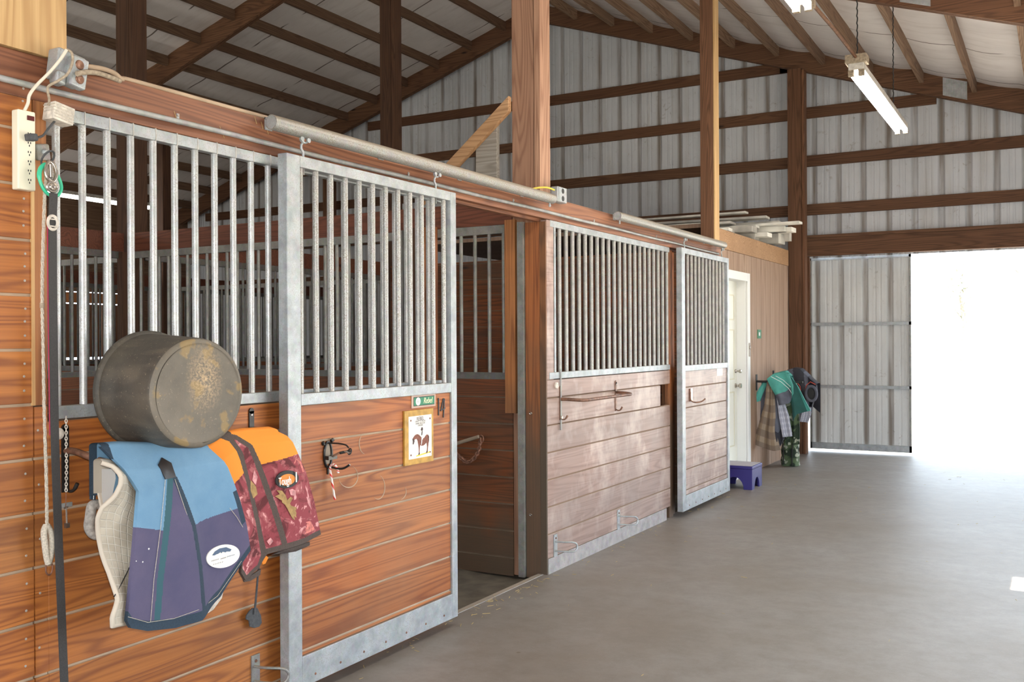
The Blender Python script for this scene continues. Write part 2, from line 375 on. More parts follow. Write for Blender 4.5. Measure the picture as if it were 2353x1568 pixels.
# ------------------------------------------------------------------ mesh builder
ROOT = {}
class MB:
    def __init__(s): s.v = []; s.f = []; s.mi = []; s.uv = {}; s.mats = []
    def mid(s, m):
        m = M[m] if isinstance(m, str) else m
        if m not in s.mats: s.mats.append(m)
        return s.mats.index(m)
    def face(s, idx, m, uv=None):
        if uv: s.uv[len(s.f)] = uv
        s.f.append(tuple(idx)); s.mi.append(m)
    def box(s, x0, x1, y0, y1, z0, z1, m):
        k = s.mid(m); b = len(s.v)
        s.v += [Vector((x, y, z)) for z in (z0, z1) for y in (y0, y1) for x in (x0, x1)]
        for q in ((0, 2, 3, 1), (4, 5, 7, 6), (0, 1, 5, 4), (2, 6, 7, 3), (0, 4, 6, 2), (1, 3, 7, 5)): s.face([b+i for i in q], k)
        return s
    def obox(s, c, ax, ay, az, m):
        # oriented box: centre + three half-vectors
        k = s.mid(m); b = len(s.v); c = Vector(c); ax, ay, az = Vector(ax), Vector(ay), Vector(az)
        s.v += [c + ax*i + ay*j + az*l for l in (-1, 1) for j in (-1, 1) for i in (-1, 1)]
        for q in ((0, 2, 3, 1), (4, 5, 7, 6), (0, 1, 5, 4), (2, 6, 7, 3), (0, 4, 6, 2), (1, 3, 7, 5)): s.face([b+i for i in q], k)
        return s
    def tube(s, pts, r, m, n=10, caps=True, closed=False):
        k = s.mid(m); pts = [Vector(p) for p in pts]; N = len(pts); b = len(s.v)
        rr = r if isinstance(r, (list, tuple)) else [r]*N
        up = None
        for i, p in enumerate(pts):
            if closed: t = (pts[(i+1) % N]-pts[i-1]).normalized()
            elif i == 0: t = (pts[1]-p).normalized()
            elif i == N-1: t = (p-pts[-2]).normalized()
            else: t = ((pts[i+1]-p).normalized()+(p-pts[i-1]).normalized()).normalized()
            if up is None: up = t.orthogonal().normalized()
            up = (up-t*up.dot(t)).normalized(); w = t.cross(up)
            s.v += [p + (up*math.cos(2*PI*j/n) + w*math.sin(2*PI*j/n))*rr[i] for j in range(n)]
        L = N if closed else N-1
        for i in range(L):
            for j in range(n):
                a = b+i*n; c = b+((i+1) % N)*n
                s.face((a+j, a+(j+1) % n, c+(j+1) % n, c+j), k, ((j/n, i/L), ((j+1)/n, i/L), ((j+1)/n, (i+1)/L), (j/n, (i+1)/L)))
        if caps and not closed:
            s.face([b+j for j in range(n)][::-1], k); s.face([b+(N-1)*n+j for j in range(n)], k)
        return s
    def ring(s, c, a, b2, r, m, n=24, tn=8):
        c = Vector(c); a = Vector(a); b2 = Vector(b2)
        return s.tube([c + a*math.cos(2*PI*i/n) + b2*math.sin(2*PI*i/n) for i in range(n)], r, m, tn, closed=True)
    def lathe(s, c, axis, prof, m, n=48, mfun=None):
        # prof: (distance along axis, radius)
        k = s.mid(m); c = Vector(c); t = Vector(axis).normalized(); up = Vector((0, 0, 1)) if abs(t.z) < .9 else Vector((0, 1, 0))
        up = (up-t*up.dot(t)).normalized(); w = t.cross(up); b = len(s.v)
        for (h, r) in prof: s.v += [c + t*h + (up*math.cos(2*PI*j/n)+w*math.sin(2*PI*j/n))*max(r, 1e-4) for j in range(n)]
        for i in range(len(prof)-1):
            kk = s.mid(mfun(i)) if mfun else k
            for j in range(n): s.face((b+i*n+j, b+i*n+(j+1) % n, b+(i+1)*n+(j+1) % n, b+(i+1)*n+j), kk)
        return s
    def prism(s, poly, off, m):
        # poly: 3D points (front face), extruded by vector off backwards
        k = s.mid(m); n = len(poly); b = len(s.v); off = Vector(off)
        s.v += [Vector(p) for p in poly] + [Vector(p)+off for p in poly]
        s.face([b+i for i in range(n)], k); s.face([b+n+i for i in range(n)][::-1], k)
        for i in range(n): s.face((b+i, b+n+i, b+n+(i+1) % n, b+(i+1) % n), k)
        return s
    def build(s, name, parent=None, smooth=False, bevel=0., seg=2):
        root = parent
        while root is not None and root.parent is not None: root = root.parent
        o0 = Vector(root.location) if root is not None else Vector((0, 0, 0))
        me = bpy.data.meshes.new(name)
        if root is None and s.v:
            o0 = Vector(((min(v.x for v in s.v)+max(v.x for v in s.v))/2, (min(v.y for v in s.v)+max(v.y for v in s.v))/2, min(v.z for v in s.v)))
        me.from_pydata([tuple(v-o0) for v in s.v], [], s.f)
        for m in s.mats: me.materials.append(m)
        me.polygons.foreach_set('material_index', s.mi)
        if s.uv:
            ul = me.uv_layers.new(name='UVMap')
            for i, p in enumerate(me.polygons):
                if i in s.uv:
                    for li, q in zip(p.loop_indices, s.uv[i]): ul.data[li].uv = q
        bm = bmesh.new(); bm.from_mesh(me); bmesh.ops.recalc_face_normals(bm, faces=bm.faces); bm.to_mesh(me); bm.free()
        if smooth: me.polygons.foreach_set('use_smooth', [True]*len(me.polygons)); me.set_sharp_from_angle(angle=math.radians(50))
        me.update()
        o = bpy.data.objects.new(name, me); C.objects.link(o)
        if root is None: o.location = o0
        else: o.parent = parent
        if bevel:
            bv = o.modifiers.new('bevel', 'BEVEL'); bv.width = bevel; bv.segments = seg; bv.limit_method = 'ANGLE'
        return o
def tag(o, label, cat, group=None, kind=None):
    o['label'] = label; o['category'] = cat
    if group: o['group'] = group
    if kind: o['kind'] = kind
    return o
def struct(o, label=None):
    o['kind'] = 'structure'
    if label: o['label'] = label
    return o
def thing(name, label, cat, loc, group=None):
    o = bpy.data.objects.new(name, None); C.objects.link(o); o.location = loc; o.empty_display_size = .1
    return tag(o, label, cat, group)
def dupe(o, off, parent=None):
    c = o.copy(); C.objects.link(c)
    if parent is not None: c.parent = parent
    c.location = Vector(o.location)+Vector(off)
    return c
def text(body, size, pos, parent, m, name='lettering', shear=0., xdir=(0, 1, 0), ydir=(0, 0, 1), align='CENTER', extr=.0006, sx=1.):
    cu = bpy.data.curves.new('t', 'FONT'); cu.body = body; cu.size = size; cu.shear = shear; cu.align_x = align; cu.align_y = 'CENTER'; cu.extrude = extr; cu.resolution_u = 4
    to = bpy.data.objects.new('t', cu); C.objects.link(to)
    bpy.context.view_layer.update()
    me = bpy.data.meshes.new_from_object(to.evaluated_get(bpy.context.evaluated_depsgraph_get()))
    bpy.data.objects.remove(to)
    root = parent
    while root.parent is not None: root = root.parent
    X, Y = Vector(xdir), Vector(ydir); Z = X.cross(Y)
    for v in me.vertices:
        c = Vector(v.co); v.co = Vector(pos) + X*c.x*sx + Y*c.y + Z*c.z - Vector(root.location)
    me.materials.clear(); me.materials.append(M[m])
    me.name = name; o = bpy.data.objects.new(name, me); C.objects.link(o); o.parent = parent
    return o
def smoothpts(pts, k=6):
    # Catmull-Rom
    P = [Vector(p) for p in pts]; out = []
    for i in range(len(P)-1):
        p0 = P[max(i-1, 0)]; p1 = P[i]; p2 = P[i+1]; p3 = P[min(i+2, len(P)-1)]
        for j in range(k):
            t = j/k
            out.append(.5*((2*p1)+(-p0+p2)*t+(2*p0-5*p1+4*p2-p3)*t*t+(-p0+3*p1-3*p2+p3)*t**3))
    out.append(P[-1]); return out
# ================================================================== planks & grilles
GAP = .0045
def boards(mb, ax, front, th, a0, a1, zlo, zhi, m, dm, zj=.079, pitch=.1735, cut=None, gap=GAP):
    """horizontal boards. ax='x': plane x=front, runs along y. ax='y': plane y=front, runs along x."""
    zs = [zlo]; k = math.ceil((zlo-zj)/pitch+.05)
    while zj+k*pitch < zhi-.01: zs.append(zj+k*pitch); k += 1
    zs.append(zhi); sgn = -1 if ax == 'x' else 1
    for i in range(len(zs)-1):
        lo, hi = zs[i]+(gap if i else 0), zs[i+1]-(gap if i < len(zs)-2 else 0)
        e1 = a1
        if cut and abs((zs[i]+zs[i+1])/2-cut[0]) < .08: e1 = cut[1]
        f, bk = sorted((front, front+sgn*th))
        if ax == 'x': mb.box(f, bk, a0, e1, lo, hi, m)
        else: mb.box(a0, e1, f, bk, lo, hi, m)
    f, bk = sorted((front+sgn*.006, front+sgn*(th-.006)))
    if cut:
        for lo, hi in ((zlo, cut[2]), (cut[3], zhi)):
            mb.box(f, bk, a0+.001, a1-.002, lo+.001, hi-.001, dm)
        mb.box(f, bk, a0+.001, cut[1]-.002, cut[2], cut[3], dm)
    elif ax == 'x': mb.box(f, bk, a0+.001, a1-.001, zlo+.001, zhi-.001, dm)
    else: mb.box(a0+.001, a1-.001, f, bk, zlo+.001, zhi-.001, dm)
    return mb
def bars(parent, ax, c, a0, n, pitch, z0, z1, r, m, name='bar'):
    mb = MB(); p = lambda a: (c, a) if ax == 'x' else (a, c)
    mb.tube([(*p(a0), z0), (*p(a0), z1)], r, m, 12, caps=False)
    b = mb.build(name, parent, smooth=True)
    st = (0, pitch, 0) if ax == 'x' else (pitch, 0, 0)
    for k in range(1, n): dupe(b, Vector(st)*k, parent)
    return b

# ================================================================== SETTING
Y4_ = 9.3; YF = 13.17; XR = 3.9; XL = -11.75; YB = -4.0
mb = MB(); mb.box(-.06, XR, YB, YF+.05, -.12, 0, 'floor'); mb.box(-.40, -.06, Y4_, YF+.05, -.12, 0, 'floor'); struct(mb.build('floor'))
mb = MB()
n = 60; k = mb.mid('dirt')
for i in range(n+1):
    for j in range(n+1):
        x = XL+(-.06-XL)*i/n; y = YB+(YF-YB)*j/n
        mb.v.append(Vector((x, y, -.045+.02*math.sin(x*7+y*3)*math.sin(y*5.3) if 0 < i < n else -.03)))
for i in range(n):
    for j in range(n): mb.face((i*(n+1)+j, (i+1)*(n+1)+j, (i+1)*(n+1)+j+1, i*(n+1)+j+1), k)
struct(mb.build('floor', smooth=True))
mb = MB(); mb.box(-60, 60, -60, 120, -.30, -.14, 'ground')
mb.box(-2, XR+3, YF+.05, YF+6, -.14, -.03, 'ground'); mb.box(XR, XR+8, -4, 14, -.14, -.02, 'ground'); struct(mb.build('ground'))

def corrsheet(mb, ax, c, a0, a1, z0, z1, m, pitch=.31, x0=.0055, out=1, zt=None):
    """ribbed sheet; ax='x' runs along x at y=c. zt(a): top height function"""
    k = mb.mid(m); prof = []
    i = math.floor((a0-x0)/pitch)-1
    while x0+i*pitch < a1+pitch:
        c0 = x0+i*pitch
        for (d, h) in ((-.045, 0), (-.022, .022), (.022, .022), (.045, 0), (.105, 0), (.115, .005), (.130, .005), (.140, 0), (.170, 0), (.180, .005), (.195, .005), (.205, 0)):
            a = c0+d
            if a0 < a < a1: prof.append((a, h))
        i += 1
    prof = [(a0, 0)]+sorted(prof)+[(a1, 0)]
    b = len(mb.v)
    for a, h in prof:
        t = zt(a) if zt else z1
        for z in (z0, t): mb.v.append(Vector((a, c+out*h, z)) if ax == 'x' else Vector((c+out*h, a, z)))
    for j in range(len(prof)-1): mb.face((b+2*j, b+2*j+2, b+2*j+3, b+2*j+1), k)
    return mb
RZ = lambda x: 6.3-abs(x+4.0)/3.   # underside of the rafters
RT_ = lambda x: RZ(x)+.285         # roof plane
mb = MB()
corrsheet(mb, 'x', YF, XL, -.18, 0, 0, 'corr', zt=RT_)
corrsheet(mb, 'x', YF, -.18, 3.72, 2.56, 0, 'corr', zt=RT_)
corrsheet(mb, 'x', YF, 3.72, XR+.02, 0, 0, 'corr', zt=RT_)
struct(mb.build('wall_far'))
# right wall: open doorway (shaded inside) and unseen slot added for the sun patch
mb = MB()
for a0, a1, z0, z1 in ((YB, 3.6, 0, RT_(XR)), (8.2, YF+.02, 0, RT_(XR)), (3.6, 8.2, 2.37, RT_(XR)), (3.6, 6.42, 2.02, 2.37), (6.82, 8.2, 2.02, 2.37)):
    corrsheet(mb, 'y', XR, a0, a1, z0, z1, 'corr_y', x0=0)
struct(mb.build('wall_right'))
mb = MB()
mb.box(XR-.04, XR+.05, 6.40, 6.44, 2.02, 2.37, 'rough_z'); mb.box(XR-.04, XR+.05, 6.80, 6.84, 2.02, 2.37, 'rough_z')
mb.box(XR-.04, XR+.05, 3.6, 8.2, 1.98, 2.02, 'rough_y'); mb.box(XR-.04, XR+.05, 6.40, 6.84, 2.37, 2.41, 'rough_y')
struct(mb.build('window_sun_slot'))  # frame round the added sun-patch slot, with the doorway lintel
mb = MB()
corrsheet(mb, 'x', YB, XL, XL+.3, 0, 0, 'corr', out=-1, zt=RT_); corrsheet(mb, 'x', YB, XL+.3, -8.2, 3.2, 0, 'corr', out=-1, zt=RT_); corrsheet(mb, 'x', YB, -8.2, -.6, 0, 0, 'corr', out=-1, zt=RT_); corrsheet(mb, 'x', YB, -.6, 3.7, 3.3, 0, 'corr', out=-1, zt=RT_)  # unseen left-aisle opening added to let skylight onto the left side
struct(mb.build('wall_back'))
# left outer wall with a shuttered opening
mb = MB()
for a0, a1, z0, z1 in ((YB, 10.2, 0, RT_(XL)), (11.75, YF, 0, RT_(XL)), (10.2, 11.75, 2.365, RT_(XL)), (10.2, 11.75, 0, 1.20)):
    mb.box(XL-.03, XL, a0, a1, z0, z1, 'rough_y')
struct(mb.build('wall_left'))
mb = MB(); mb.box(XL-.02, XL+.02, 9.6, 11.22, 1.24, 2.15, 'rough_z'); mb.box(XL-.02, XL+.02, 11.235, 11.75, 1.24, 2.15, 'rough_z')
mb.box(XL+.0, XL+.05, 9.6, 11.75, 2.17, 2.345, 'jamb'); struct(mb.build('window_2'))

# roof lining, two slopes
def ceiling(x0, x1, sag):
    mb = MB(); k = mb.mid('ceil'); ys = [YB]+[YB+i*.4 for i in range(1, 43)]+[YF+.2]
    xs = []; d = 1 if x1 > x0 else -1; nn = int(abs(x1-x0)/.0738)
    xs = [x0+d*abs(x1-x0)*i/nn for i in range(nn+1)]
    for x in xs:
        t = ((abs(x+4.0)-.56)/.59) % 1.
        for y in ys: mb.v.append(Vector((x, y, RT_(x)-sag*math.sin(PI*t)*(1+.3*math.sin(y*3.1+x)))))
    L = len(ys)
    for i in range(nn):
        for j in range(L-1): mb.face((i*L+j, (i+1)*L+j, (i+1)*L+j+1, i*L+j+1), k)
    o = mb.build('ceiling', smooth=True)
    return struct(o)
ceiling(-4.0, XR+.6, .035); ceiling(-4.0, XL-.3, .012)
# outer roof skin so daylight only enters by the openings
mb = MB()
for x1 in (XR+.62, XL-.32):
    a, b = sorted((-4.0, x1)); k = mb.mid('corr_y'); i0 = len(mb.v)
    mb.v += [Vector((x, y, RT_(x)+.05)) for x in (a, b) for y in (YB-.4, YF+.6)]
    mb.face((i0, i0+1, i0+3, i0+2), k)
struct(mb.build('ceiling'))

# girts on the far wall
names = ['lowest', 'second lowest', 'second highest', 'topmost']
for i, z in enumerate((3.13, 3.775, 4.415, 5.06)):
    for side, (xa, xb) in enumerate(((max(XL, -4-(6.3-z-.1)*3+.05), -.16), (-.16, min(XR, -4+(6.3-z-.05)*3)))):
        mb = MB(); mb.box(xa, xb, YF-.045, YF-.002, z, z+.145, 'rough_x')
        tag(mb.build('wall_girt', bevel=.003), f'{names[i]} brown girt on the gable wall, {"left" if side == 0 else "right"} of the gable post', 'wall girt', 'girts on the gable wall')
mb = MB(); mb.box(XL, -.16, YF-.045, YF-.002, 2.48, 2.625, 'rough_x'); tag(mb.build('wall_girt'), 'low brown girt on the gable wall, mostly hidden behind the stalls', 'wall girt', 'girts on the gable wall')
mb = MB(); mb.box(-.16, XR, YF-.10, YF-.05, 2.58, 2.815, 'rough_x'); mb.box(-.16, XR, YF-.13, YF-.003, 2.815, 2.855, 'rough_x')
tag(mb.build('door_header', bevel=.003), 'wide brown header beam above the bright open barn doorway', 'door header')

# sliding barn door leaf
t = bpy.data.objects.new('door_2', None); C.objects.link(t); t.location = (.55, YF+.07, 0); struct(t, 'white corrugated sliding barn door leaf at the far doorway')
mb = MB(); corrsheet(mb, 'x', YF+.075, -.06, 1.18, .10, 2.58, 'corr_door', pitch=.305, x0=.02); mb.build('door_sheet', t)
zr = [at(2000, q, 'y', YF+.06).z for q in (744, 890)]
mb = MB()
for z0, z1 in ((.035, .12), (zr[0]-.02, zr[0]+.02), (zr[1]-.02, zr[1]+.02), (2.53, 2.575)): mb.box(-.06, 1.19, YF+.04, YF+.068, z0, z1, 'galv')
mb.box(1.165, 1.19, YF+.04, YF+.10, .035, 2.575, 'galv_dirty'); mb.box(-.07, -.045, YF+.04, YF+.10, .035, 2.575, 'galv_dirty')
mb.build('door_frame', t)
mb = MB(); mb.box(-.20, -.105, YF-.06, YF+.05, 0, 2.58, 'rough_z'); mb.box(-.105, -.055, YF-.03, YF+.03, .62, 2.58, 'rough_z'); struct(mb.build('trim_1'))

# outside: rail fence and pale trees
for i in range(9):
    x = -14+i*3.6
    mb = MB(); mb.box(x-.07, x+.07, 58.93, 59.07, -.14, 1.45, 'fence')
    tag(mb.build('fence_post'), 'pale fence post out in the overexposed paddock', 'fence post', 'paddock fence posts')
for z, w in ((1.30, 'top'), (.92, 'middle'), (.52, 'bottom')):
    mb = MB(); mb.box(-16, 17, 58.88, 58.93, z-.06, z+.06, 'fence'); tag(mb.build('fence_rail'), f'{w} rail of the faint paddock fence seen through the doorway', 'fence rail')
def tree(x, y, h, sp, lab):
    t = thing('tree', lab, 'tree', (x, y, -.14), 'trees beyond the paddock')
    mb = MB(); mb.tube([(x, y, -.14), (x+.15, y, h*.3), (x-.1, y, h*.55), (x+.1, y, h*.9)], [.22, .17, .12, .03], 'bark', 8)
    for q in range(9):
        a = q*2.4; z = h*(.3+.06*q)
        mb.tube([(x, y, z), (x+math.cos(a)*sp*.5, y+math.sin(a)*sp*.5, z+sp*.5)], [.07, .015], 'bark', 5)
    mb.build('trunk', t)
    mb = MB(); k = mb.mid('leaves'); rg = random.Random(int(x*10))
    for q in range(900):
        a, bb, rr = rg.uniform(0, 2*PI), rg.uniform(-1, 1), rg.random()**.5
        c = Vector((x+math.cos(a)*math.sqrt(1-bb*bb)*sp*rr, y+math.sin(a)*math.sqrt(1-bb*bb)*sp*rr, h*.68+bb*h*.32*rr))
        d1 = Vector((rg.uniform(-1, 1), rg.uniform(-1, 1), rg.uniform(-1, 1)))*.16; d2 = Vector((rg.uniform(-1, 1), rg.uniform(-1, 1), rg.uniform(-1, 1)))*.16
        i0 = len(mb.v); mb.v += [c-d1, c+d2, c+d1, c-d2]; mb.face((i0, i0+1, i0+2, i0+3), k)
    mb.build('crown', t)
tree(2.4, 72, 9, 2.6, 'faint leafy tree nearest the right edge of the doorway view'); tree(-3.4, 78, 8, 2.2, 'faint small tree beyond the fence near the middle of the doorway')
tree(.6, 84, 11, 2.8, 'faint tallest tree beyond the paddock fence'); tree(-7.5, 75, 6, 2.2, 'faint low tree beyond the fence just right of the door leaf')

# ================================================================== POSTS
def post(x0, x1, y0, y1, z1, m, lab, z0=-.05, board=None, extra=None):
    t = thing('timber_post', lab, 'post', ((x0+x1)/2, (y0+y1)/2, z0), 'barn posts')
    mb = MB(); mb.box(x0, x1, y0, y1, z0, z1, m); mb.build('post_core', t, bevel=.004)
    if board:
        mb = MB(); mb.box(*board[:6], board[6]); mb.build('facing_board', t, bevel=.003)
    if extra: extra(t)
    return t
Y3 = 5.478; Y4 = 9.13; Y5 = 12.80
# upper part shows pinkish brown, the lower part orange stained
def low3(t):
    mb = MB(); mb.box(-.148, -.0445, Y3-.013, Y3-.0005, -.03, 2.245, 'post_z'); mb.build('stained_facing', t); mb = MB(); mb.box(-.0435, -.001, Y3-.013, Y3-.0005, -.03, 2.245, 'post_dk'); mb.build('stained_facing', t)
post(-.248, -.088, Y3, Y3+.14, RZ(-.16)-.01, 'post_up', 'tall pinkish brown post rising between the two stall fronts', z0=-.03, board=(-.083, -.041, Y3-.004, Y3+.14, -.03, RZ(-.06)-.01, 'post_up'), extra=low3)
post(-.205, -.075, Y4, Y4+.14, RZ(-.14)-.01, 'rough_z', 'tall brown post with a pale edge board, behind the farther sliding stall door', board=(-.0745, -.060, Y4+.001, Y4+.14, -.05, RZ(-.05), 'tan_z'))
post(-.25, -.075, Y5, Y5+.14, RZ(-.16)-.01, 'rough_z', 'brown gable post beside the white barn door leaf', board=(-.07, -.035, Y5, Y5+.14, -.05, RZ(-.05), 'rough_z'))
post(-4.11, -3.95, Y3+.03, Y3+.18, RZ(-4.03)-.01, 'dark_z', 'dark centre post seen above the near grille, left of the diagonal rafter foot', board=(-3.945, -3.905, Y3+.03, Y3+.18, 2.4, RZ(-3.9), 'dark_z'))
post(-4.10, -3.94, Y4+.03, Y4+.18, RZ(-4.02)-.01, 'dark_z', 'dark centre post in the middle of the left roof slope', board=(-3.935, -3.895, Y4+.03, Y4+.18, 2.4, RZ(-3.9), 'dark_z'))
post(-4.10, -3.94, Y5, Y5+.14, RZ(-4.02)-.01, 'dark_z', 'centre gable post hidden behind the tall pinkish brown post')
post(-8.06, -7.86, Y4+.10, Y4+.26, RZ(-7.95)+.02, 'dark_z', 'short dark post under the foot of the left rafter')
post(-8.06, -7.88, Y5-.02, Y5+.12, RZ(-7.95)+.02, 'rough_z', 'short brown post under the left foot of the gable rafter')

# ================================================================== RAFTERS & PURLINS
def rafter(y, x0, x1, m, lab, w=.09, plates=()):
    t = thing('roof_rafter', lab, 'rafter', (x0, y, RZ(x0)), 'roof rafters')
    for yy in (y, y+w*.55):
        mb = MB(); mb.prism([(x0, yy, RZ(x0)), (x1, yy, RZ(x1)), (x1, yy, RZ(x1)+.28), (x0, yy, RZ(x0)+.28)], (0, w*.45, 0), m)
        mb.build('rafter_plank', t)
    for (xa, xb) in plates:
        mb = MB(); s = lambda x: RZ(x)
        mb.prism([(xa, y-.003, s(xa)+.03), (xb, y-.003, s(xb)+.03), (xb, y-.003, s(xb)+.25), (xa, y-.003, s(xa)+.25)], (0, .0028, 0), 'gusset')
        for q in range(10):
            xx = xa+(xb-xa)*(q+.5)/10
            mb.box(xx-.004, xx+.004, y-.006, y-.003, s(xx)+.04, s(xx)+.24, 'galv')
        mb.build('nail_plate', t)
    return t
rafter(Y4, -4.0, XR-.02, 'rough_x', 'brown doubled rafter crossing the top right corner under the roof', plates=((1.62, 1.87),))
rafter(Y4, -4.0, XL+.02, 'dark_x' if False else 'rough_x', 'dark rafter slanting down across the left roof slope')
rafter(12.93, -4.0, XR-.02, 'rough_x', 'brown rafter along the right side of the gable wall', plates=((1.60, 1.87),))
rafter(12.93, -4.0, XL+.02, 'rough_x', 'brown rafter along the left side of the gable wall')
rafter(Y3+.02, -4.0, XR-.02, 'rough_x', 'near right rafter above the first stall post')
rafter(Y3+.02, -4.0, XL+.02, 'rough_x', 'near left rafter above the first stall row')
ordn = ['first', 'second', 'third', 'fourth', 'fifth', 'sixth', 'seventh', 'eighth', 'ninth', 'tenth', 'eleventh', 'twelfth', 'thirteenth']
def purlins(sign, pitch, xend, m):
    k = 0; x = .64 if sign > 0 else .56; hw = .026 if sign > 0 else .019
    while x < xend:
        X = -4.0+sign*x
        for bi, (ya, yb) in enumerate(((YB+.02, Y3+.015), (Y3+.115, Y4-.005), (Y4+.095, 12.925))):
            if bi == 0 and not (sign < 0 and x < -1): continue
            mb = MB(); zt = RT_(X)
            mb.prism([(X-hw, ya, zt-.012-.35*hw), (X+hw, ya, zt-.012-.35*hw), (X+hw, ya, zt-.152), (X-hw, ya, zt-.152)], (0, yb-ya, 0), m)
            side = 'right' if sign > 0 else 'left'
            bay = ['near', 'middle', 'far'][bi]
            tag(mb.build('roof_purlin'), f'{"tan" if sign > 0 else "dark"} {side} slope purlin in the {bay} bay, {ordn[k]} down from the ridge', 'purlin', f'purlins under the {side} slope')
        x += pitch; k += 1
purlins(1, .59, 7.5, 'rough_yr'); purlins(-1, .615, 7.6, 'rough_y')

# ================================================================== STALL FRONTS
# header beam: one long board above all the front
mb = MB(); mb.box(-.040, 0, 1.2, 9.10, 2.262, 2.407, 'beam')
tag(mb.build('header_beam', bevel=.004), 'long reddish pine header beam running above the stall fronts', 'beam')
mb = MB(); mb.box(-.075, -.0405, 1.2, Y3-.01, 2.245, 2.40, 'beam'); mb.box(-.075, -.0405, Y3+.15, Y4-.01, 2.245, 2.40, 'beam')
tag(mb.build('backing_beam'), 'reddish backing board behind the header, seen over the open stall doorway', 'beam')

def front(name, lab, y0, y1, m, dm, gm, gm2, bar0, nb, pitch, kick=None, cut=None, x=0.):
    t = thing('stall_enclosure', lab, 'stall front', (0, (y0+y1)/2, 0), 'fixed stall fronts')
    mb = MB(); boards(mb, 'x', 0, .04, y0, y1, 0 if not kick else .1, 1.235, m, dm, cut=cut); mb.build('plank_panel', t, bevel=.0015, seg=1)
    mb = MB(); mb.box(-.036, .004, y0+.03, y1, 1.240, 1.283, gm2); mb.build('middle_rail', t, bevel=.003)
    mb = MB(); mb.box(-.036, .003, y0+.05, y1, 2.218, 2.260, gm2); mb.build('top_rail', t, bevel=.004)
    bars(t, 'x', -.015, bar0, nb, pitch, 1.283, 2.218, .0125 if not kick else .0145, gm)
    if kick:
        mb = MB(); mb.box(-.04, .004, y0, y1-.1, 0, .098, 'kick'); mb.build('kickboard', t)
    return t
f1 = front('a', 'near fixed stall front of orange boards under bright steel bars', 1.985, 4.30, 'plank_near', 'dust', 'galv_bar', 'galv', 2.03, 23, .0975)
f2 = front('b', 'farther fixed stall front of pinkish boards with a slot and grey kickboard', 5.479, 7.70, 'plank_far', 'dust_pink', 'galv_far', 'galv', 5.685, 21, .0995, kick=True, cut=(1.04, 7.48, .947, 1.12))
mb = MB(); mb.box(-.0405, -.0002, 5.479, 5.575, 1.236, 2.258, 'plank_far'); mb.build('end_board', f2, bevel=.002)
mb = MB(); mb.box(-.012, .004, 5.578, 5.60, 1.284, 2.218, 'galv'); mb.build('end_stile', f2)
mb = MB(); mb.box(-.075, -.043, 7.72, 7.93, -.03, 2.24, 'post_z'); mb.box(-.043, -.012, 7.705, 7.80, 0, 2.24, 'post_z'); mb.build('end_post', f2)
# welds along the near top rail
mb = MB()
for k in range(11):
    y = 2.13+k*.0975; mb.box(-.037, .0045, y-.006, y-.003, 2.217, 2.2615, 'fix_white')
mb.build('weld_marks', f1)

# near plank wall left of the stall
t = bpy.data.objects.new('wall_near', None); C.objects.link(t); t.location = (0, 1.5, 0); struct(t, 'orange board wall at the left edge beside the near stall')
mb = MB(); boards(mb, 'x', 0, .04, .6, 1.935, 0, 2.262, 'plank_near', 'dust'); mb.build('plank_panel', t, bevel=.0015, seg=1)
mb = MB(); mb.box(-.04, .0005, 1.9395, 1.984, 1.29, 2.262, 'jamb'); mb.build('corner_board', t)
mb = MB(); mb.box(-.005, .006, 1.929, 1.9385, 1.29, 1.97, 'tan_z'); mb.build('corner_bead', t)
mb = MB(); boards(mb, 'x', -.0002, .039, 1.939, 1.984, 0, 1.285, 'plank_near', 'dust'); mb.build('plank_panel', t)
mb = MB()
for k in range(14):
    for y, dz in ((1.905, .045), (1.907, .13), (1.953, .09) if k < 7 else (1.905, .09)):
        z = .079+.1735*k+dz
        if z < 2.36: mb.lathe((.0005, y+.003*math.sin(k*5), z), (1, 0, 0), [(0, .0042), (.0012, .0035), (.0016, 0)], 'nail', 10)
mb.build('nail_heads', t)
mb = MB(); mb.box(-.04, .012, .6, 1.955, 2.409, 4.7, 'tan_z'); struct(mb.build('trim_2'))
t = thing('timber_post', 'pale tan timber standing on the header beam at the top left', 'post', (0, 2.0, 2.41), 'barn posts')
mb = MB(); mb.box(-.15, .008, 1.9565, 2.056, 2.409, 4.8, 'tan_z'); mb.build('post_core', t, bevel=.003)

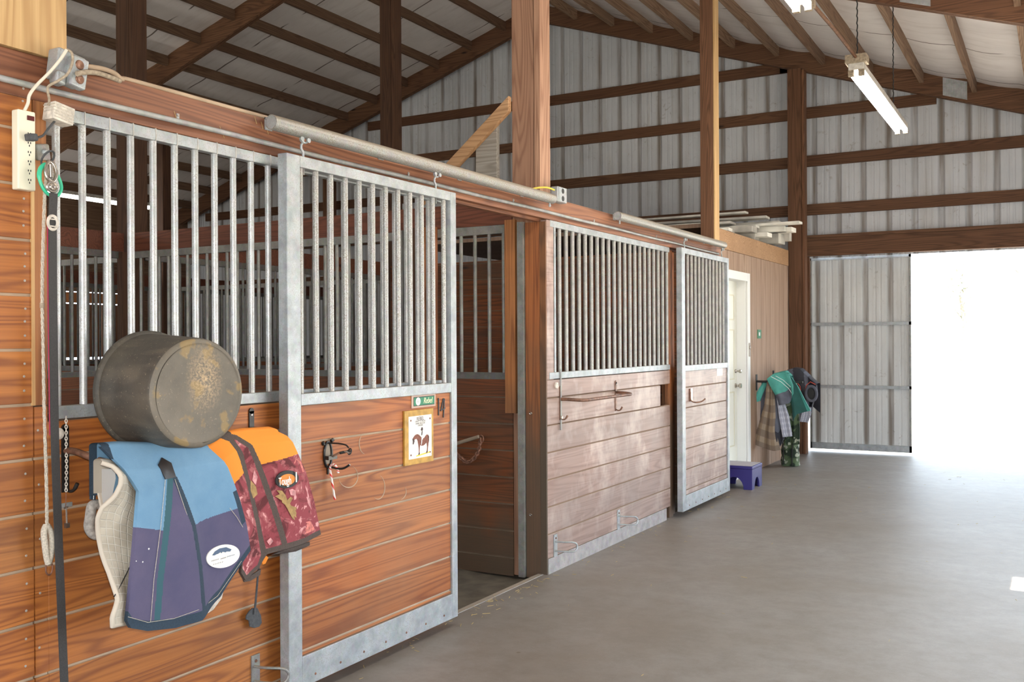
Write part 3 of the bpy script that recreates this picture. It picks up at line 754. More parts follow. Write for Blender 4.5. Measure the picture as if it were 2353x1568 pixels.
# sliding doors
def stall_door(lab, y0, y1, pm, dm, gm, rm, zj, nb, pitch, hang):
    X0, X1 = .045, .095
    t = thing('stall_door', lab, 'sliding stall door', ((X0+X1)/2, (y0+y1)/2, .05), 'sliding stall doors')
    w = .050; L = []
    mb = MB(); mb.box(X0, X1, y0, y0+w+.03, .05, 2.262, rm); mb.build('stile', t, bevel=.003)
    mb = MB(); mb.box(X0, X1, y1-w, y1, .05, 2.262, rm); mb.build('stile', t, bevel=.003)
    a, b = y0+w+.0305, y1-w-.0005
    mb = MB(); mb.box(X0, X1-.001, a, b, 2.215, 2.262, rm); mb.build('top_rail', t, bevel=.003)
    mb = MB(); mb.box(X0, X1-.001, a, b, 1.222, 1.272, rm); mb.build('middle_rail', t, bevel=.003)
    mb = MB(); mb.box(X0, X1-.001, a, b, .05, .178, rm)
    for q in range(7): mb.lathe((X1-.001, a+.08+q*(b-a-.16)/6, .085), (1, 0, 0), [(0, .006), (.003, .005), (.004, 0)], 'rust', 8)
    mb.build('bottom_rail', t, bevel=.003)
    mb = MB(); boards(mb, 'x', X1-.012, .03, a, b, .179, 1.2215, pm, dm, zj=zj); mb.build('plank_panel', t, bevel=.0015, seg=1)
    bars(t, 'x', X1-.025, y0+w+.055, nb, pitch, 1.272, 2.215, .0125 if y0 < 5 else .0145, gm)
    for hy in hang:
        mb = MB(); c = (X0+X1)/2
        mb.tube([(c, hy, 2.262), (c, hy, 2.285), (c, hy-.012, 2.30), (c, hy-.012, 2.315), (c, hy, 2.328), (c, hy, 2.345)], .0055, 'galv', 8)
        mb.ring((c+.005, hy, 2.338), (0, .022, 0), (0, 0, .012), .005, 'galv', 16, 6)
        mb.lathe((c+.01, hy-.02, 2.338), (1, 0, 0), [(0, .011), (.006, .011), (.006, 0)], 'galv', 10); mb.lathe((c+.01, hy+.02, 2.338), (1, 0, 0), [(0, .011), (.006, .011), (.006, 0)], 'galv', 10)
        mb.tube([(c, hy, 2.262), (c, hy, 2.19)], .005, 'galv_dirty', 8)
        mb.build('hanger', t, smooth=True)
    return t
d1 = stall_door('near sliding stall door of orange boards and steel bars, slid open', 2.998, 4.272, 'plank_door', 'dust', 'galv_bsp', 'galv', .0240, 12, .0987, (3.125, 4.12))
d2 = stall_door('farther sliding stall door of pinkish boards, closed', 7.742, 9.062, 'plank_far', 'dust_pink', 'galv_far', 'galv', .045, 12, .1, (7.88, 8.92))
# horseshoe-shaped scuffs on the near door
mb = MB()
for (cx, cy, rx, ry, a0, a1) in ((840, 1020, 15, 24, 100, 250), (800, 1095, 22, 26, -60, 170), (868, 1120, 16, 28, -70, 120), (915, 1130, 18, 20, -30, 70)):
    pts = []
    for i in range(15):
        a = math.radians(a0+(a1-a0)*i/14); p = at(cx+rx*math.cos(a), cy+ry*math.sin(a), 'x', .0834); pts.append(p)
    mb.tube(pts, [.0006+.0022*math.sin(PI*i/14) for i in range(15)], 'dust', 6)
mb.build('scuff_marks', d1)

# fat tracks with the doors hanging from them
def track(y0, y1, z, lab, brk):
    t = thing('door_track', lab, 'door track', (.085, y0, z), 'sliding door tracks')
    mb = MB(); c = (.075, z)
    mb.lathe((c[0], y0, z), (0, 1, 0), [(.0, .0), (.0, .026), (0, .031), (y1-y0, .031), (y1-y0, .026), (y1-y0-.01, .0)], 'track', 20, mfun=lambda i: 'galv' if i == 0 else 'track')
    mb.build('rail_tube', t, smooth=True)
    for y in brk:
        mb = MB(); mb.box(.001, .05, y-.02, y+.02, z+.028, z+.036, 'galv'); mb.box(.001, .006, y-.02, y+.02, z-.015, z+.036, 'galv'); mb.build('bracket', t)
    mb = MB(); mb.tube([(c[0], y1-.04, z-.03), (c[0], y1-.04, z-.055)], .006, 'galv', 8); mb.tube([(c[0], y1-.04, z-.042), (c[0], y1-.04, z-.05)], .010, 'galv', 6); mb.build('stop_bolt', t)
    if y0 > 5:
        mb = MB(); mb.tube([(c[0], y0+.04, z-.03), (c[0], y0+.04, z-.055)], .006, 'galv', 8); mb.build('stop_bolt', t)
    return t
track(2.93, 5.42, 2.375, 'fat speckled steel track tube above the near sliding door', (2.99, 3.75, 4.45, 5.15))
track(6.44, 8.98, 2.382, 'shorter fat steel track tube above the farther sliding door', (6.55, 7.5, 8.6))
mb = MB(); mb.tube([(.013, 1.2+i*.2, 2.303+.0015*math.sin(i)) for i in range(40)], .0105, 'conduit', 10)
for y in (2.52, 3.98, 5.05, 6.2, 7.4): mb.box(0.0005, .003, y-.006, y+.006, 2.295, 2.335, 'galv'); mb.lathe((.003, y, 2.328), (1, 0, 0), [(0, .005), (.003, .004), (.004, 0)], 'nail', 8)
tag(mb.build('conduit_pipe', smooth=True), 'thin grey conduit running along the face of the header beam', 'conduit')

# interior partition between the two front stalls (faces the open doorway)
PY = Y3+.0
def partition(lab, y, x0, x1, bx, m='plank_in', full=False, zmid=1.235):
    t = thing('stall_partition', lab, 'stall partition', ((x0+x1)/2, y, -.04), 'partitions between stalls')
    mb = MB(); boards(mb, 'y', y, .04, x0, x1, -.04, 2.36 if full else zmid, m, 'dust_dark'); mb.build('plank_panel', t)
    if not full:
        mb = MB(); mb.box(x0, x1, y, y+.04, zmid+.001, zmid+.045, 'galv_dark'); mb.build('middle_rail', t)
        mb = MB(); mb.box(x0, x1, y, y+.04, 2.19, 2.245, 'galv_dirty'); mb.build('top_rail', t)
        for (b0, n) in bx: bars(t, 'y', y+.018, b0, n, .1095, zmid+.045, 2.19, .0125, 'galv_dirty')
    return t
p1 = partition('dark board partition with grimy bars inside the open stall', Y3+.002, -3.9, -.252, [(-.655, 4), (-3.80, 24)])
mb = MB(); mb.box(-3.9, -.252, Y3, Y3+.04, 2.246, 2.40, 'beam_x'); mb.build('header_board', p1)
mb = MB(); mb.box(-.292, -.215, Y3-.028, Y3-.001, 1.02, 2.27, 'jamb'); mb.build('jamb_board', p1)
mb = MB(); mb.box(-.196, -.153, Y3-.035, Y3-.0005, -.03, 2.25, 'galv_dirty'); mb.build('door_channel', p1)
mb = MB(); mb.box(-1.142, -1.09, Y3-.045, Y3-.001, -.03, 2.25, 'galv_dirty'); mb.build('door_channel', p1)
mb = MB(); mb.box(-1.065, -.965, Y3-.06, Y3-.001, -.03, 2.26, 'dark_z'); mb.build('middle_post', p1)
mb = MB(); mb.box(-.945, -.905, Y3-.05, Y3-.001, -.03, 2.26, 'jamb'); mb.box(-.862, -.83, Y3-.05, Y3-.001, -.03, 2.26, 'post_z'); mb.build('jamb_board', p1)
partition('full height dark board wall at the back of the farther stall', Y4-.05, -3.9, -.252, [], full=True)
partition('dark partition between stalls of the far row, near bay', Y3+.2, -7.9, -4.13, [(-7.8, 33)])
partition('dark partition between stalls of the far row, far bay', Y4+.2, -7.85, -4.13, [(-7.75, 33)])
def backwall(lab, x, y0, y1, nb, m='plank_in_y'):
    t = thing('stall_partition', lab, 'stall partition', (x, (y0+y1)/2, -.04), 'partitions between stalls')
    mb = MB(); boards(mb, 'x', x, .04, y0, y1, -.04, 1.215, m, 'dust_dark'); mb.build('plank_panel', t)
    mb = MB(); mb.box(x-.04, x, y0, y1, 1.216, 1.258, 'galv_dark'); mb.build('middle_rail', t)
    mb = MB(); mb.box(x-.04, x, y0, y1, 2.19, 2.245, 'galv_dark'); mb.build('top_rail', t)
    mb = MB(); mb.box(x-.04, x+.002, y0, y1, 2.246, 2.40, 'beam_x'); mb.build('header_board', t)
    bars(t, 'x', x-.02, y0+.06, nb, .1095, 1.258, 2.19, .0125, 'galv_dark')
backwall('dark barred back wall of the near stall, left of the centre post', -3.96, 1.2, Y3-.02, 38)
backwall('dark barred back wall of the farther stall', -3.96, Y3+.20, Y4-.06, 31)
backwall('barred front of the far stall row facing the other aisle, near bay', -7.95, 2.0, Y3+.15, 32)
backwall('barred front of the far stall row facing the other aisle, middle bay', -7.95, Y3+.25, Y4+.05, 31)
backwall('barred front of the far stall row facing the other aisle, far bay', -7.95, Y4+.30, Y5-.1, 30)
mb = MB(); mb.box(-3.955, -3.91, Y3-.075, Y3-.004, -.03, 2.24, 'dark_z')
tag(mb.build('corner_board'), 'dark upright board in the back corner of the near stall', 'upright board')

# brace and stub above the doorway
a = at(1035, 381, 'y', Y3-.042); b = at(1186, 218, 'y', Y3-.042)
d = (b-a); d.y = 0; nrm = Vector((-d.z, 0, d.x)).normalized()*.038
sl = d.z/d.x; hv = .038/math.cos(math.atan(sl)); yb_ = Y3-.042; x0 = a.x+(2.411+hv-a.z)/sl; x1 = -.2495
zz = lambda x: a.z+sl*(x-a.x)
xf = x0+.0; mb = MB(); mb.prism([(xf, yb_, zz(xf)-hv), (x1, yb_, zz(x1)-hv), (x1, yb_, zz(x1)+hv), (xf, yb_, zz(xf)+hv)], (0, .04, 0), 'tan_d')
tag(mb.build('diagonal_brace', bevel=.003), 'tan diagonal brace leaning onto the tall pinkish brown post', 'brace')
mb = MB(); x0, x1 = at(1093, 330, 'y', Y3).x, at(1141, 330, 'y', Y3).x
mb.prism([(x0, Y3, 2.402), (x1, Y3, 2.402), (x1, Y3, 2.92), (x0, Y3, 2.76)], (0, .04, 0), 'fence')
tag(mb.build('support_stub', bevel=.002), 'short greyish upright board under the tan diagonal brace', 'board')

# ================================================================== TACK ROOM
TX = -.18
t = bpy.data.objects.new('wall_tack', None); C.objects.link(t); t.location = (TX, 11, 0); struct(t, 'tan plywood wall of the tack room past the stalls')
mb = MB(); y0, y1, dy0, dy1 = Y4+.16, 12.50, 9.72, 10.61
def sid(a, b, z0, z1):
    k = a
    while k < b-.01:
        e = min(k+.205, b); mb.box(TX-.012, TX, k+.004, e-.004, z0, z1, 'siding'); k += .205
    mb.box(TX-.04, TX-.008, a, b, z0, z1, 'dust_pink')
sid(y0, dy0, .0, 2.42); sid(dy1, y1, .0, 2.42); sid(dy0, dy1, 2.20, 2.42)
mb.build('siding', t)
mb = MB(); mb.box(TX-.03, TX+.006, y0, y1, 2.423, 2.62, 'tan_d'); mb.build('top_board', t)
mb = MB(); mb.box(-3.9, TX-.042, y1-.05, y1-.01, 0, 2.62, 'siding'); mb.box(-3.9, TX-.042, y0, y1, 2.60, 2.64, 'siding'); mb.build('loft_deck', t)
t = bpy.data.objects.new('door_1', None); C.objects.link(t); t.location = (TX-.05, (dy0+dy1)/2, .13); struct(t, 'creamy white panelled tack room door')
mb = MB(); mb.box(TX-.14, TX-.10, dy0+.03, dy1-.03, .15, 2.13, 'door_white')
mb.build('door_leaf', t, bevel=.003)
mb = MB()
for a, b in ((dy0+.13, dy0+.39), (dy1-.40, dy1-.14)):
    for z0, z1 in ((1.70, 1.98), (1.05, 1.60), (.32, .92)):
        for (p, q, r, s) in ((a, b, z0, z0+.014), (a, b, z1-.014, z1), (a, a+.014, z0, z1), (b-.014, b, z0, z1)): mb.box(TX-.1, TX-.096, p, q, r, s, 'panel_line')
        mb.box(TX-.1, TX-.094, a+.04, b-.04, z0+.04, z1-.04, 'door_white')
mb.build('raised_panels', t)
mb = MB()
for c, r in ((1.0, .027), (1.16, .02)):
    mb.lathe((TX-.1, dy1-.10, c-.02), (1, 0, 0), [(0, r), (.01, r), (.02, r*.5), (.04, r*.5), (.05, r), (.07, r), (.075, 0)], 'nickel', 16)
mb.build('door_knob', t, smooth=True)
mb = MB(); mb.box(TX+.0, TX+.018, dy1, dy1+.09, .13, 2.22, 'white'); mb.box(TX, TX+.018, dy0-.09, dy0, .13, 2.22, 'white'); mb.box(TX, TX+.0175, dy0+.0005, dy1-.0005, 2.13, 2.22, 'white')
mb.box(TX-.14, TX-.001, dy1-.028, dy1, .13, 2.2, 'white'); mb.box(TX-.14, TX-.001, dy0, dy0+.028, .13, 2.2, 'white'); mb.box(TX-.14, TX-.001, dy0+.03, dy1-.03, 2.131, 2.2, 'white')
mb.box(TX-.14, TX+.03, dy0, dy1, 0, .129, 'white')
mb.build('door_casing', t, bevel=.002)
mb = MB(); mb.lathe((TX+.019, dy1+.045, 1.40), (1, 0, 0), [(0, .02), (.012, .02), (.016, .012), (.016, 0)], 'nickel', 12); mb.box(TX+.018, TX+.026, dy1+.02, dy1+.07, 1.30, 1.45, 'nickel'); mb.build('hasp_lock', t)
t = thing('light_switch', 'small dark green and white light switch on the plywood wall', 'light switch', (TX, 11.12, 1.52))
mb = MB(); mb.box(TX+.0005, TX+.008, 11.05, 11.19, 1.50, 1.60, 'sign_green'); mb.build('switch_plate', t)
mb = MB(); mb.box(TX+.008, TX+.014, 11.08, 11.12, 1.53, 1.57, 'white'); mb.build('switch_toggle', t)
# lumber pile on the tack room roof
rg = random.Random(3)
sp = [(.05, 11.85, 2.78, .7, .055), (-.15, 11.5, 2.70, .8, .05), (-.05, 12.1, 2.70, .7, .10), (-.12, 11.95, 2.655, .5, .12), (.20, 11.55, 2.84, .9, .028), (-.02, 11.75, 2.78, 1.0, .06), (-.25, 11.35, 2.80, 1.3, .03), (-.20, 12.2, 2.93, 1.5, .035), (-.5, 11.2, 2.84, 1.1, .03), (-.22, 11.1, 2.72, 1.0, .07), (-.35, 10.7, 2.66, .9, .06), (-.30, 12.0, 2.98, 1.6, .03), (-.45, 11.6, 3.01, 1.5, .025), (-.26, 10.3, 2.66, .9, .035), (-.30, 11.5, 2.66, 1.0, .10)]
adj = ['blocky jutting', 'flat low', 'far boxy', 'stubby thick', 'longest jutting', 'wide', 'thin cracked', 'upper long', 'dusty short', 'grimy boxy', 'low thick', 'upper slender', 'topmost slender', 'nearest low', 'hidden middle']
for i, (xe, y, z, L, th) in enumerate(sp):
    ang = rg.uniform(-.09, .09); dx, dyv = math.cos(ang), math.sin(ang); w = rg.uniform(.06, .13)
    mb = MB(); c = Vector((xe-L/2*dx, y-L/2*dyv, z+th/2)); mb.obox(c, (dx*L/2, dyv*L/2, 0), (-dyv*w, dx*w, 0), (0, 0, th/2), 'lumber_grey' if i in (2, 3, 9, 10, 14) else 'lumber_white')
    tag(mb.build('scrap_board', bevel=.003), f'{adj[i]} dusty white board in the pile on the tack room roof', 'board', 'scrap boards on the tack room roof')

# ================================================================== LIGHTS (fixtures)
def fixture(x, y0, y1, z, lab, chains):
    t = thing('fluorescent_light', lab, 'ceiling light', (x, (y0+y1)/2, z), 'hanging fluorescent lights')
    mb = MB(); mb.box(x-.055, x+.055, y0, y1, z+.02, z+.07, 'fix_white'); mb.build('housing', t, bevel=.004)
    for s in (-1, 1):
        mb = MB(); mb.tube([(x+s*.036, y0+.04, z), (x+s*.036, y1-.03, z)], .019, 'tube', 12); mb.build('tube_lamp', t, smooth=True)
    mb = MB()
    for y in (y0, y1-.03):
        for s in (-1, 1): mb.box(x+s*.036-.02, x+s*.036+.02, y, y+.035, z-.024, z+.02, 'socket')
    mb.box(x-.075, x+.075, y0-.02, y0+.10, z+.07, z+.13, 'socket')
    mb.build('end_sockets', t)
    for (cy, zt) in chains:
        mb = MB(); n = int((zt-z-.07)/.018)
        mb.tube([(x+.003*math.sin(i*2.1), cy+.003*math.cos(i*2.1), z+.07+(zt-z-.07)*i/n) for i in range(n+1)], .005, 'black', 5)
        mb.build('chain', t)
fixture(1.54, 7.46, 9.82, 3.45, 'farther hanging twin tube fluorescent light above the aisle', ((7.52, RT_(1.54)-.02), (9.30, RT_(1.54)-.02)))
fixture(1.52, 3.50, 5.86, 3.45, 'nearer hanging twin tube fluorescent light at the top edge of the view', ((5.7, RT_(1.52)-.02),))
fixture(-9.0, 2.2, 4.6, 3.50, 'added unseen fluorescent light over the other aisle, nearer than the glimpsed one', ())  # extra lamp added out of view to brighten the left side
fixture(-9.0, 7.55, 9.98, 3.50, 'fluorescent light over the other aisle, glimpsed through the near bars', ((9.7, RT_(-9)-.02), (7.9, RT_(-9)-.02)))
mb = MB(); mb.tube([(1.53, 5.88, 3.53), (1.54, 6.7, 3.55), (1.54, 7.44, 3.56)], .012, 'rough_x', 8); mb.box(1.50, 1.56, 5.98, 6.02, 3.49, 3.54, 'socket')
tag(mb.build('light_conduit', smooth=True), 'brown dusty conduit linking the two hanging aisle lights', 'conduit')
# ================================================================== HARDWARE ON THE FRONTS
def blanket_bar(lab, ya, yb, z, out, ma, mb_, arm_r=.011, dz=.006):
    t = thing('blanket_bar', lab, 'blanket bar', (0, (ya+yb)/2, z-.15), 'folding blanket bars')
    for y in (ya, yb):
        mb = MB()
        mb.box(.0005, .006, y-.013, y+.013, z-.135, z+.075, ma)
        mb.lathe((.0005, y, z+.075), (1, 0, 0), [(0, .013), (.0055, .013), (.0055, 0)], ma, 14)
        mb.lathe((.006, y, z+.06), (1, 0, 0), [(0, .006), (.003, .005), (.004, 0)], 'nickel', 8); mb.lathe((.006, y, z-.12), (1, 0, 0), [(0, .006), (.003, .005), (.004, 0)], 'nickel', 8)
        mb.build('bracket_plate', t)
        mb = MB(); mb.tube(smoothpts([(.006, y, z-.125), (.02, y+.004, z-.132), (.036, y+.008, z-.126), (.048, y+.012, z-.105)], 4), [.005]*9+[.0065]*4, ma, 8); mb.build('hook', t, smooth=True)
    mb = MB()
    P = [(.008, ya, z), (.05, ya+.005, z), (out*.8, ya+.03, z-dz*.7), (out, ya+.09, z-dz), (out, ya+.2, z-dz), (out, yb-.2, z-dz), (out, yb-.08, z-dz), (out*.8, yb-.03, z-dz*.7), (.05, yb-.005, z), (.008, yb, z)]
    mb.tube(smoothpts(P, 5), arm_r, mb_, 12); mb.build('bar', t, smooth=True)
    return t
blanket_bar('rusty folding blanket bar carrying the saddle pads and tub', 2.045, 2.885, 1.135, .175, 'black_iron', 'brown_iron', dz=.04)
blanket_bar('empty worn folding blanket bar on the pinkish boards', 5.66, 6.565, 1.105, .15, 'brown_iron', 'brown_iron')
# tall narrow strap with chain of the pinkish front, and knob
t = thing('wall_strap', 'grimy upright steel strap with a small hook on the pinkish boards', 'strap', (0, 5.655, .90))
mb = MB(); mb.box(.0065, .010, 5.648, 5.664, .905, 1.30, 'galv_dirty'); mb.lathe((.010, 5.656, .985), (1, 0, 0), [(0, .013), (.008, .011), (.008, 0)], 'nickel', 12); mb.build('strap_plate', t)
t = thing('round_knob', 'pale round washer screwed beside the slim steel strap', 'washer', (0, 5.60, 1.18))
mb = MB(); mb.lathe((.0005, 5.60, 1.197), (1, 0, 0), [(0, .021), (.010, .020), (.013, .012), (.009, .006), (.009, 0)], 'wrap', 20); mb.build('washer_disc', t, smooth=True)
# door guides near the floor
def guide(lab, y, z, m):
    t = thing('door_guide', lab, 'door guide', (0, y, z-.07), 'floor door guides')
    mb = MB(); mb.box(.0005, .007, y-.022, y+.022, z-.07, z+.075, m); mb.lathe((.007, y, z+.05), (1, 0, 0), [(0, .007), (.004, .005), (.005, 0)], 'rust', 8); mb.build('guide_plate', t)
    mb = MB(); mb.tube(smoothpts([(.007, y-.01, z+.03), (.06, y, z+.03), (.125, y+.03, z+.028), (.135, y+.05, z+.0), (.125, y+.03, z-.028), (.06, y, z-.03), (.007, y-.01, z-.03)], 4), .006, m, 8); mb.build('guide_loop', t, smooth=True)
guide('dusty steel door guide at the foot of the near stall, left of the sliding door', 2.90, .15, 'galv_dirty')
guide('steel door guide low on the pinkish boards beside the stall post', 5.575, .165, 'galv')
guide('steel door guide low in the middle of the pinkish boards', 6.60, .165, 'galv')

# near sliding door: bridle hook, candy cane, name plate, plaque, number
t = thing('bridle_hook', 'black bridle hook with curved prongs on the near sliding door', 'bridle hook', (.085, 3.225, .95))
FX = .0835
mb = MB()
c = at(752, 1045, 'x', FX); cy, cz = c.y, c.z
mb.tube(smoothpts([(FX+.004, cy+.006*math.cos(a)*4+.0, cz+.055*math.sin(a)) for a in [i*PI/8 for i in range(17)]], 2), .006, 'black_gloss', 8)
mb.box(FX, FX+.003, cy-.02, cy+.02, cz-.04, cz+.045, 'dusty_reflection_beige')
mb.box(FX+.003, FX+.03, cy-.026, cy+.03, cz-.02, cz-.004, 'black_gloss')
mb.tube([(FX+.004, cy-.028, cz+.045), (FX+.004, cy-.034, cz+.058)], .008, 'black_gloss', 8); mb.tube([(FX+.004, cy+.02, cz+.056), (FX+.004, cy+.034, cz+.062)], .008, 'black_gloss', 8)
mb.tube([(FX+.003, cy, cz-.055), (FX+.003, cy, cz-.085)], .005, 'black_gloss', 8)
mb.build('hook_plate', t, smooth=True)
mb = MB(); mb.tube(smoothpts([(FX+.004, cy, cz+.05), (FX+.06, cy+.004, cz+.05), (FX+.095, cy+.008, cz+.045), (FX+.11, cy+.01, cz+.033)], 5), .0035, 'black_gloss', 8)
mb.tube(smoothpts([(FX+.02, cy, cz-.01), (FX+.07, cy+.004, cz+.012), (FX+.10, cy+.008, cz+.016), (FX+.115, cy+.01, cz+.006)], 5), [.005]*16, 'nickel', 8)
mb.ring((FX+.115, cy+.01, cz+.018), (0, .004, .012), (.008, 0, .0), .003, 'black_gloss', 16, 6)
mb.tube([(FX+.08, cy-.012, cz+.012), (FX+.10, cy+.03, cz+.018)], .006, 'black_gloss', 8); mb.build('upper_prong', t, smooth=True)
mb = MB(); mb.tube(smoothpts([(FX+.006, cy, cz-.05), (FX+.05, cy+.004, cz-.058), (FX+.085, cy+.006, cz-.055), (FX+.115, cy+.01, cz-.038)], 5), .0048, 'black_gloss', 8); mb.build('lower_prong', t, smooth=True)
# candy cane hung on the lower prong
mb = MB(); hz = cz-.052; hx = FX+.028
P = [(hx+.026, cy+.008, hz-.026), (hx+.022, cy+.006, hz-.008), (hx+.013, cy+.003, hz+.008), (hx, cy, hz+.010), (hx-.008, cy-.003, hz+.002), (hx-.008, cy-.004, hz-.02), (hx-.002, cy+.001, hz-.07), (hx+.006, cy+.008, hz-.142)]
mb.tube(smoothpts(P, 8), .0048, 'candy', 16)
tag(mb.build('candy_cane', smooth=True), 'red and white striped candy cane hanging from the black bridle hook', 'candy cane')

def xpoly(pts, x): return [at(px, py, 'x', x) for px, py in pts]
# name plate
t = thing('name_plate', 'green name plate reading Rebel at the top of the near sliding door', 'name plate', (FX, 3.96, 1.15))
q = [(946, 909), (1000, 904), (1000.5, 933), (947, 939)]
yl, yr = at(946, 909, 'x', FX+.004).y, at(1001, 904, 'x', FX+.004).y; zt_, zb_ = at(975, 907, 'x', FX+.004).z, at(975, 936, 'x', FX+.004).z
mb = MB(); mb.box(FX, FX+.004, yl, yr, zb_, zt_, 'clear_frame'); mb.build('plate_frame', t, bevel=.001)
mb = MB(); mb.box(FX+.004, FX+.0046, yl+.015, yr-.012, zb_+.009, zt_-.009, 'black'); mb.box(FX+.0046, FX+.0055, yl+.017, yr-.014, zb_+.012, zt_-.012, 'sign_green'); mb.build('green_insert', t)
mb = MB(); zc_ = (zb_+zt_)/2; mb.lathe((FX+.0055, yl+.052, zc_), (1, 0, 0), [(0, .020), (.0006, .020), (.0006, 0)], 'logo_white', 24)
for dz in (-.004, .0, .004): mb.box(FX+.0062, FX+.0064, yl+.040, yl+.064, zc_+dz-.001, zc_+dz+.001, 'ink_soft')
mb.build('round_emblem', t)
text('Rebel', .040, (FX+.0060, yl+.135, zc_), t, 'sign_cream', shear=.3, sx=.85)
# plaque
pl = [(928, 947), (995, 938), (996, 1063), (931, 1069)]
y0, y1 = at(930, 1000, 'x', FX+.01).y, at(996, 1000, 'x', FX+.01).y; z1, z0 = at(962, 942, 'x', FX+.01).z, at(962, 1066, 'x', FX+.01).z
t = thing('stall_plaque', 'ochre board holding a white card with a bay horse drawing', 'plaque', (FX, (y0+y1)/2, z0))
mb = MB(); mb.box(FX, FX+.010, y0, y1, z0, z1, 'brass_board'); mb.build('backing_board', t, bevel=.001)
cy0, cy1 = y0+(y1-y0)*.13, y0+(y1-y0)*.93; cz0, cz1 = z0+(z1-z0)*.105, z0+(z1-z0)*.89; X = FX+.0105
mb = MB(); mb.box(FX+.010, X, cy0, cy1, cz0, cz1, 'card')
for a in (cy0+.018, cy1-.014):
    for b in (cz0+.02, cz1-.02): mb.lathe((X, a, b), (1, 0, 0), [(0, .005), (.002, .004), (.002, 0)], 'rust', 10)
cardo = mb.build('printed_card', t)
W_, H_ = cy1-cy0, cz1-cz0
def cp(u, v, e=.0006): return Vector((X+e, cy0+u*W_, cz0+v*H_))
for s, v, mm in (('REBEL', .925, 'ink'),):
    text(s, .026, cp(.5, v, .0002), cardo, mm, sx=.9)
for s, v in (('DRAFT X CROSS', .865), ('ANNE NELSON', .815), ('OWNER', .767)): text(s, .0125, cp(.5, v, .0002), cardo, 'ink_soft', sx=.95)
mb = MB()
def hp(pts, m, e=.0005): mb.prism([cp(u, v, e) for u, v in pts], (-.0004, 0, 0), m)
hp([(.16, .47), (.20, .51), (.27, .555), (.36, .57), (.44, .55), (.51, .50), (.58, .455), (.66, .455), (.72, .50), (.78, .53), (.84, .515), (.87, .45), (.865, .37), (.82, .33), (.76, .335), (.70, .30), (.62, .275), (.54, .28), (.49, .30), (.47, .25), (.46, .12), (.43, .12), (.425, .22), (.40, .33), (.37, .42), (.33, .46), (.27, .455), (.24, .44), (.20, .35), (.17, .355), (.185, .41)], 'horse')
hp([(.76, .34), (.865, .38), (.85, .28), (.83, .20), (.82, .12), (.77, .12), (.79, .22), (.78, .28)], 'horse', .0008)
hp([(.15, .47), (.19, .48), (.245, .42), (.20, .34), (.165, .35), (.175, .41)], 'horse_dk', .0011)
hp([(.84, .52), (.88, .47), (.88, .38), (.86, .32), (.855, .42)], 'horse_dk', .0011)
hp([(.42, .125), (.47, .125), (.46, .08), (.40, .07)], 'horse_dk', .0011); hp([(.76, .13), (.82, .13), (.80, .09), (.74, .08)], 'horse_dk', .0011)
hp([(.31, .04), (.94, .085), (.94, .115), (.33, .07)], 'yellow')
hp([(.55, .47), (.58, .50), (.61, .475), (.61, .44), (.59, .42), (.56, .43)], 'logo_white', .0014); hp([(.53, .53), (.575, .53), (.595, .62), (.575, .64), (.55, .60)], 'ink', .0016); hp([(.51, .66), (.555, .72), (.60, .705), (.605, .65), (.56, .63)], 'horse_dk', .0016); hp([(.54, .48), (.58, .50), (.565, .38), (.54, .30), (.52, .31), (.535, .39)], 'logo_white', .0018)
mb.build('horse_drawing', cardo)
# number 14 made of rough dark strokes
t = thing('door_number', 'rough dark number 14 beside the green name plate', 'number', (FX, 4.11, 1.10))
mb = MB()
for p, q in (((1007.5, 915), (1008, 955)), ((1019, 916), (1013, 945)), ((1012, 944), (1023, 938)), ((1021, 916), (1019, 960))):
    mb.tube([at(*p, 'x', FX+.003), at(*q, 'x', FX+.003)], .0035, 'charcoal', 6)
mb.build('number_strokes', t)

# farther sliding door: hook and white notice
t = thing('coat_hook', 'small worn steel hook on the farther sliding stall door', 'hook', (FX, 7.97, .93))
a = at(1588, 908, 'x', FX+.004)
mb = MB(); mb.box(FX, FX+.005, a.y-.028, a.y+.035, a.z-.055, a.z+.055, 'nickel'); mb.box(FX, FX+.010, a.y-.034, a.y-.022, a.z-.055, a.z+.055, 'brown_iron'); mb.build('hook_plate', t, bevel=.002)
mb = MB(); mb.tube(smoothpts([(FX+.008, a.y-.028, a.z+.03), (FX+.01, a.y-.026, a.z-.04), (FX+.04, a.y-.005, a.z-.062), (FX+.09, a.y+.015, a.z-.055), (FX+.12, a.y+.03, a.z-.03)], 5), .006, 'brown_iron', 8); mb.build('prong', t, smooth=True)
a = at(1655, 855, 'x', FX+.002)
mb = MB(); mb.box(FX+.0005, FX+.002, a.y-.10, a.y+.07, a.z-.035, a.z+.045, 'white'); tag(mb.build('paper_notice'), 'small blank white notice at the top of the farther stall door', 'notice')
# string on the casing behind
# outlet box with cable
t = thing('outlet_box', 'grey twin socket outlet box on the header beam by the tall post', 'outlet', (.03, 5.62, 2.36))
mb = MB(); mb.box(.001, .055, 5.535, 5.665, 2.375, 2.475, 'galv'); mb.build('box_body', t, bevel=.008, seg=3)
mb = MB(); mb.box(.0552, .058, 5.545, 5.655, 2.378, 2.472, 'galv'); mb.build('cover_plate', t, bevel=.001)
for dz in (-.024, .024):
    mb = MB(); mb.lathe((.058, 5.60, 2.425+dz), (1, 0, 0), [(0, .017), (.002, .016), (.002, 0)], 'black', 16); mb.build('socket', t)
mb = MB(); mb.tube(smoothpts([(.03, 5.53, 2.45), (.02, 5.45, 2.455), (-.02, 5.40, 2.45), (-.06, 5.30, 2.42)], 5), .006, plain('yellow_cable', (.75, .6, .08), .5) if M.setdefault('ycable', plain('yellow_cable', (.75, .6, .08), .5)) is None else 'ycable', 8)
tag(mb.build('yellow_cable', smooth=True), 'short yellow cable entering the twin socket outlet box', 'cable')

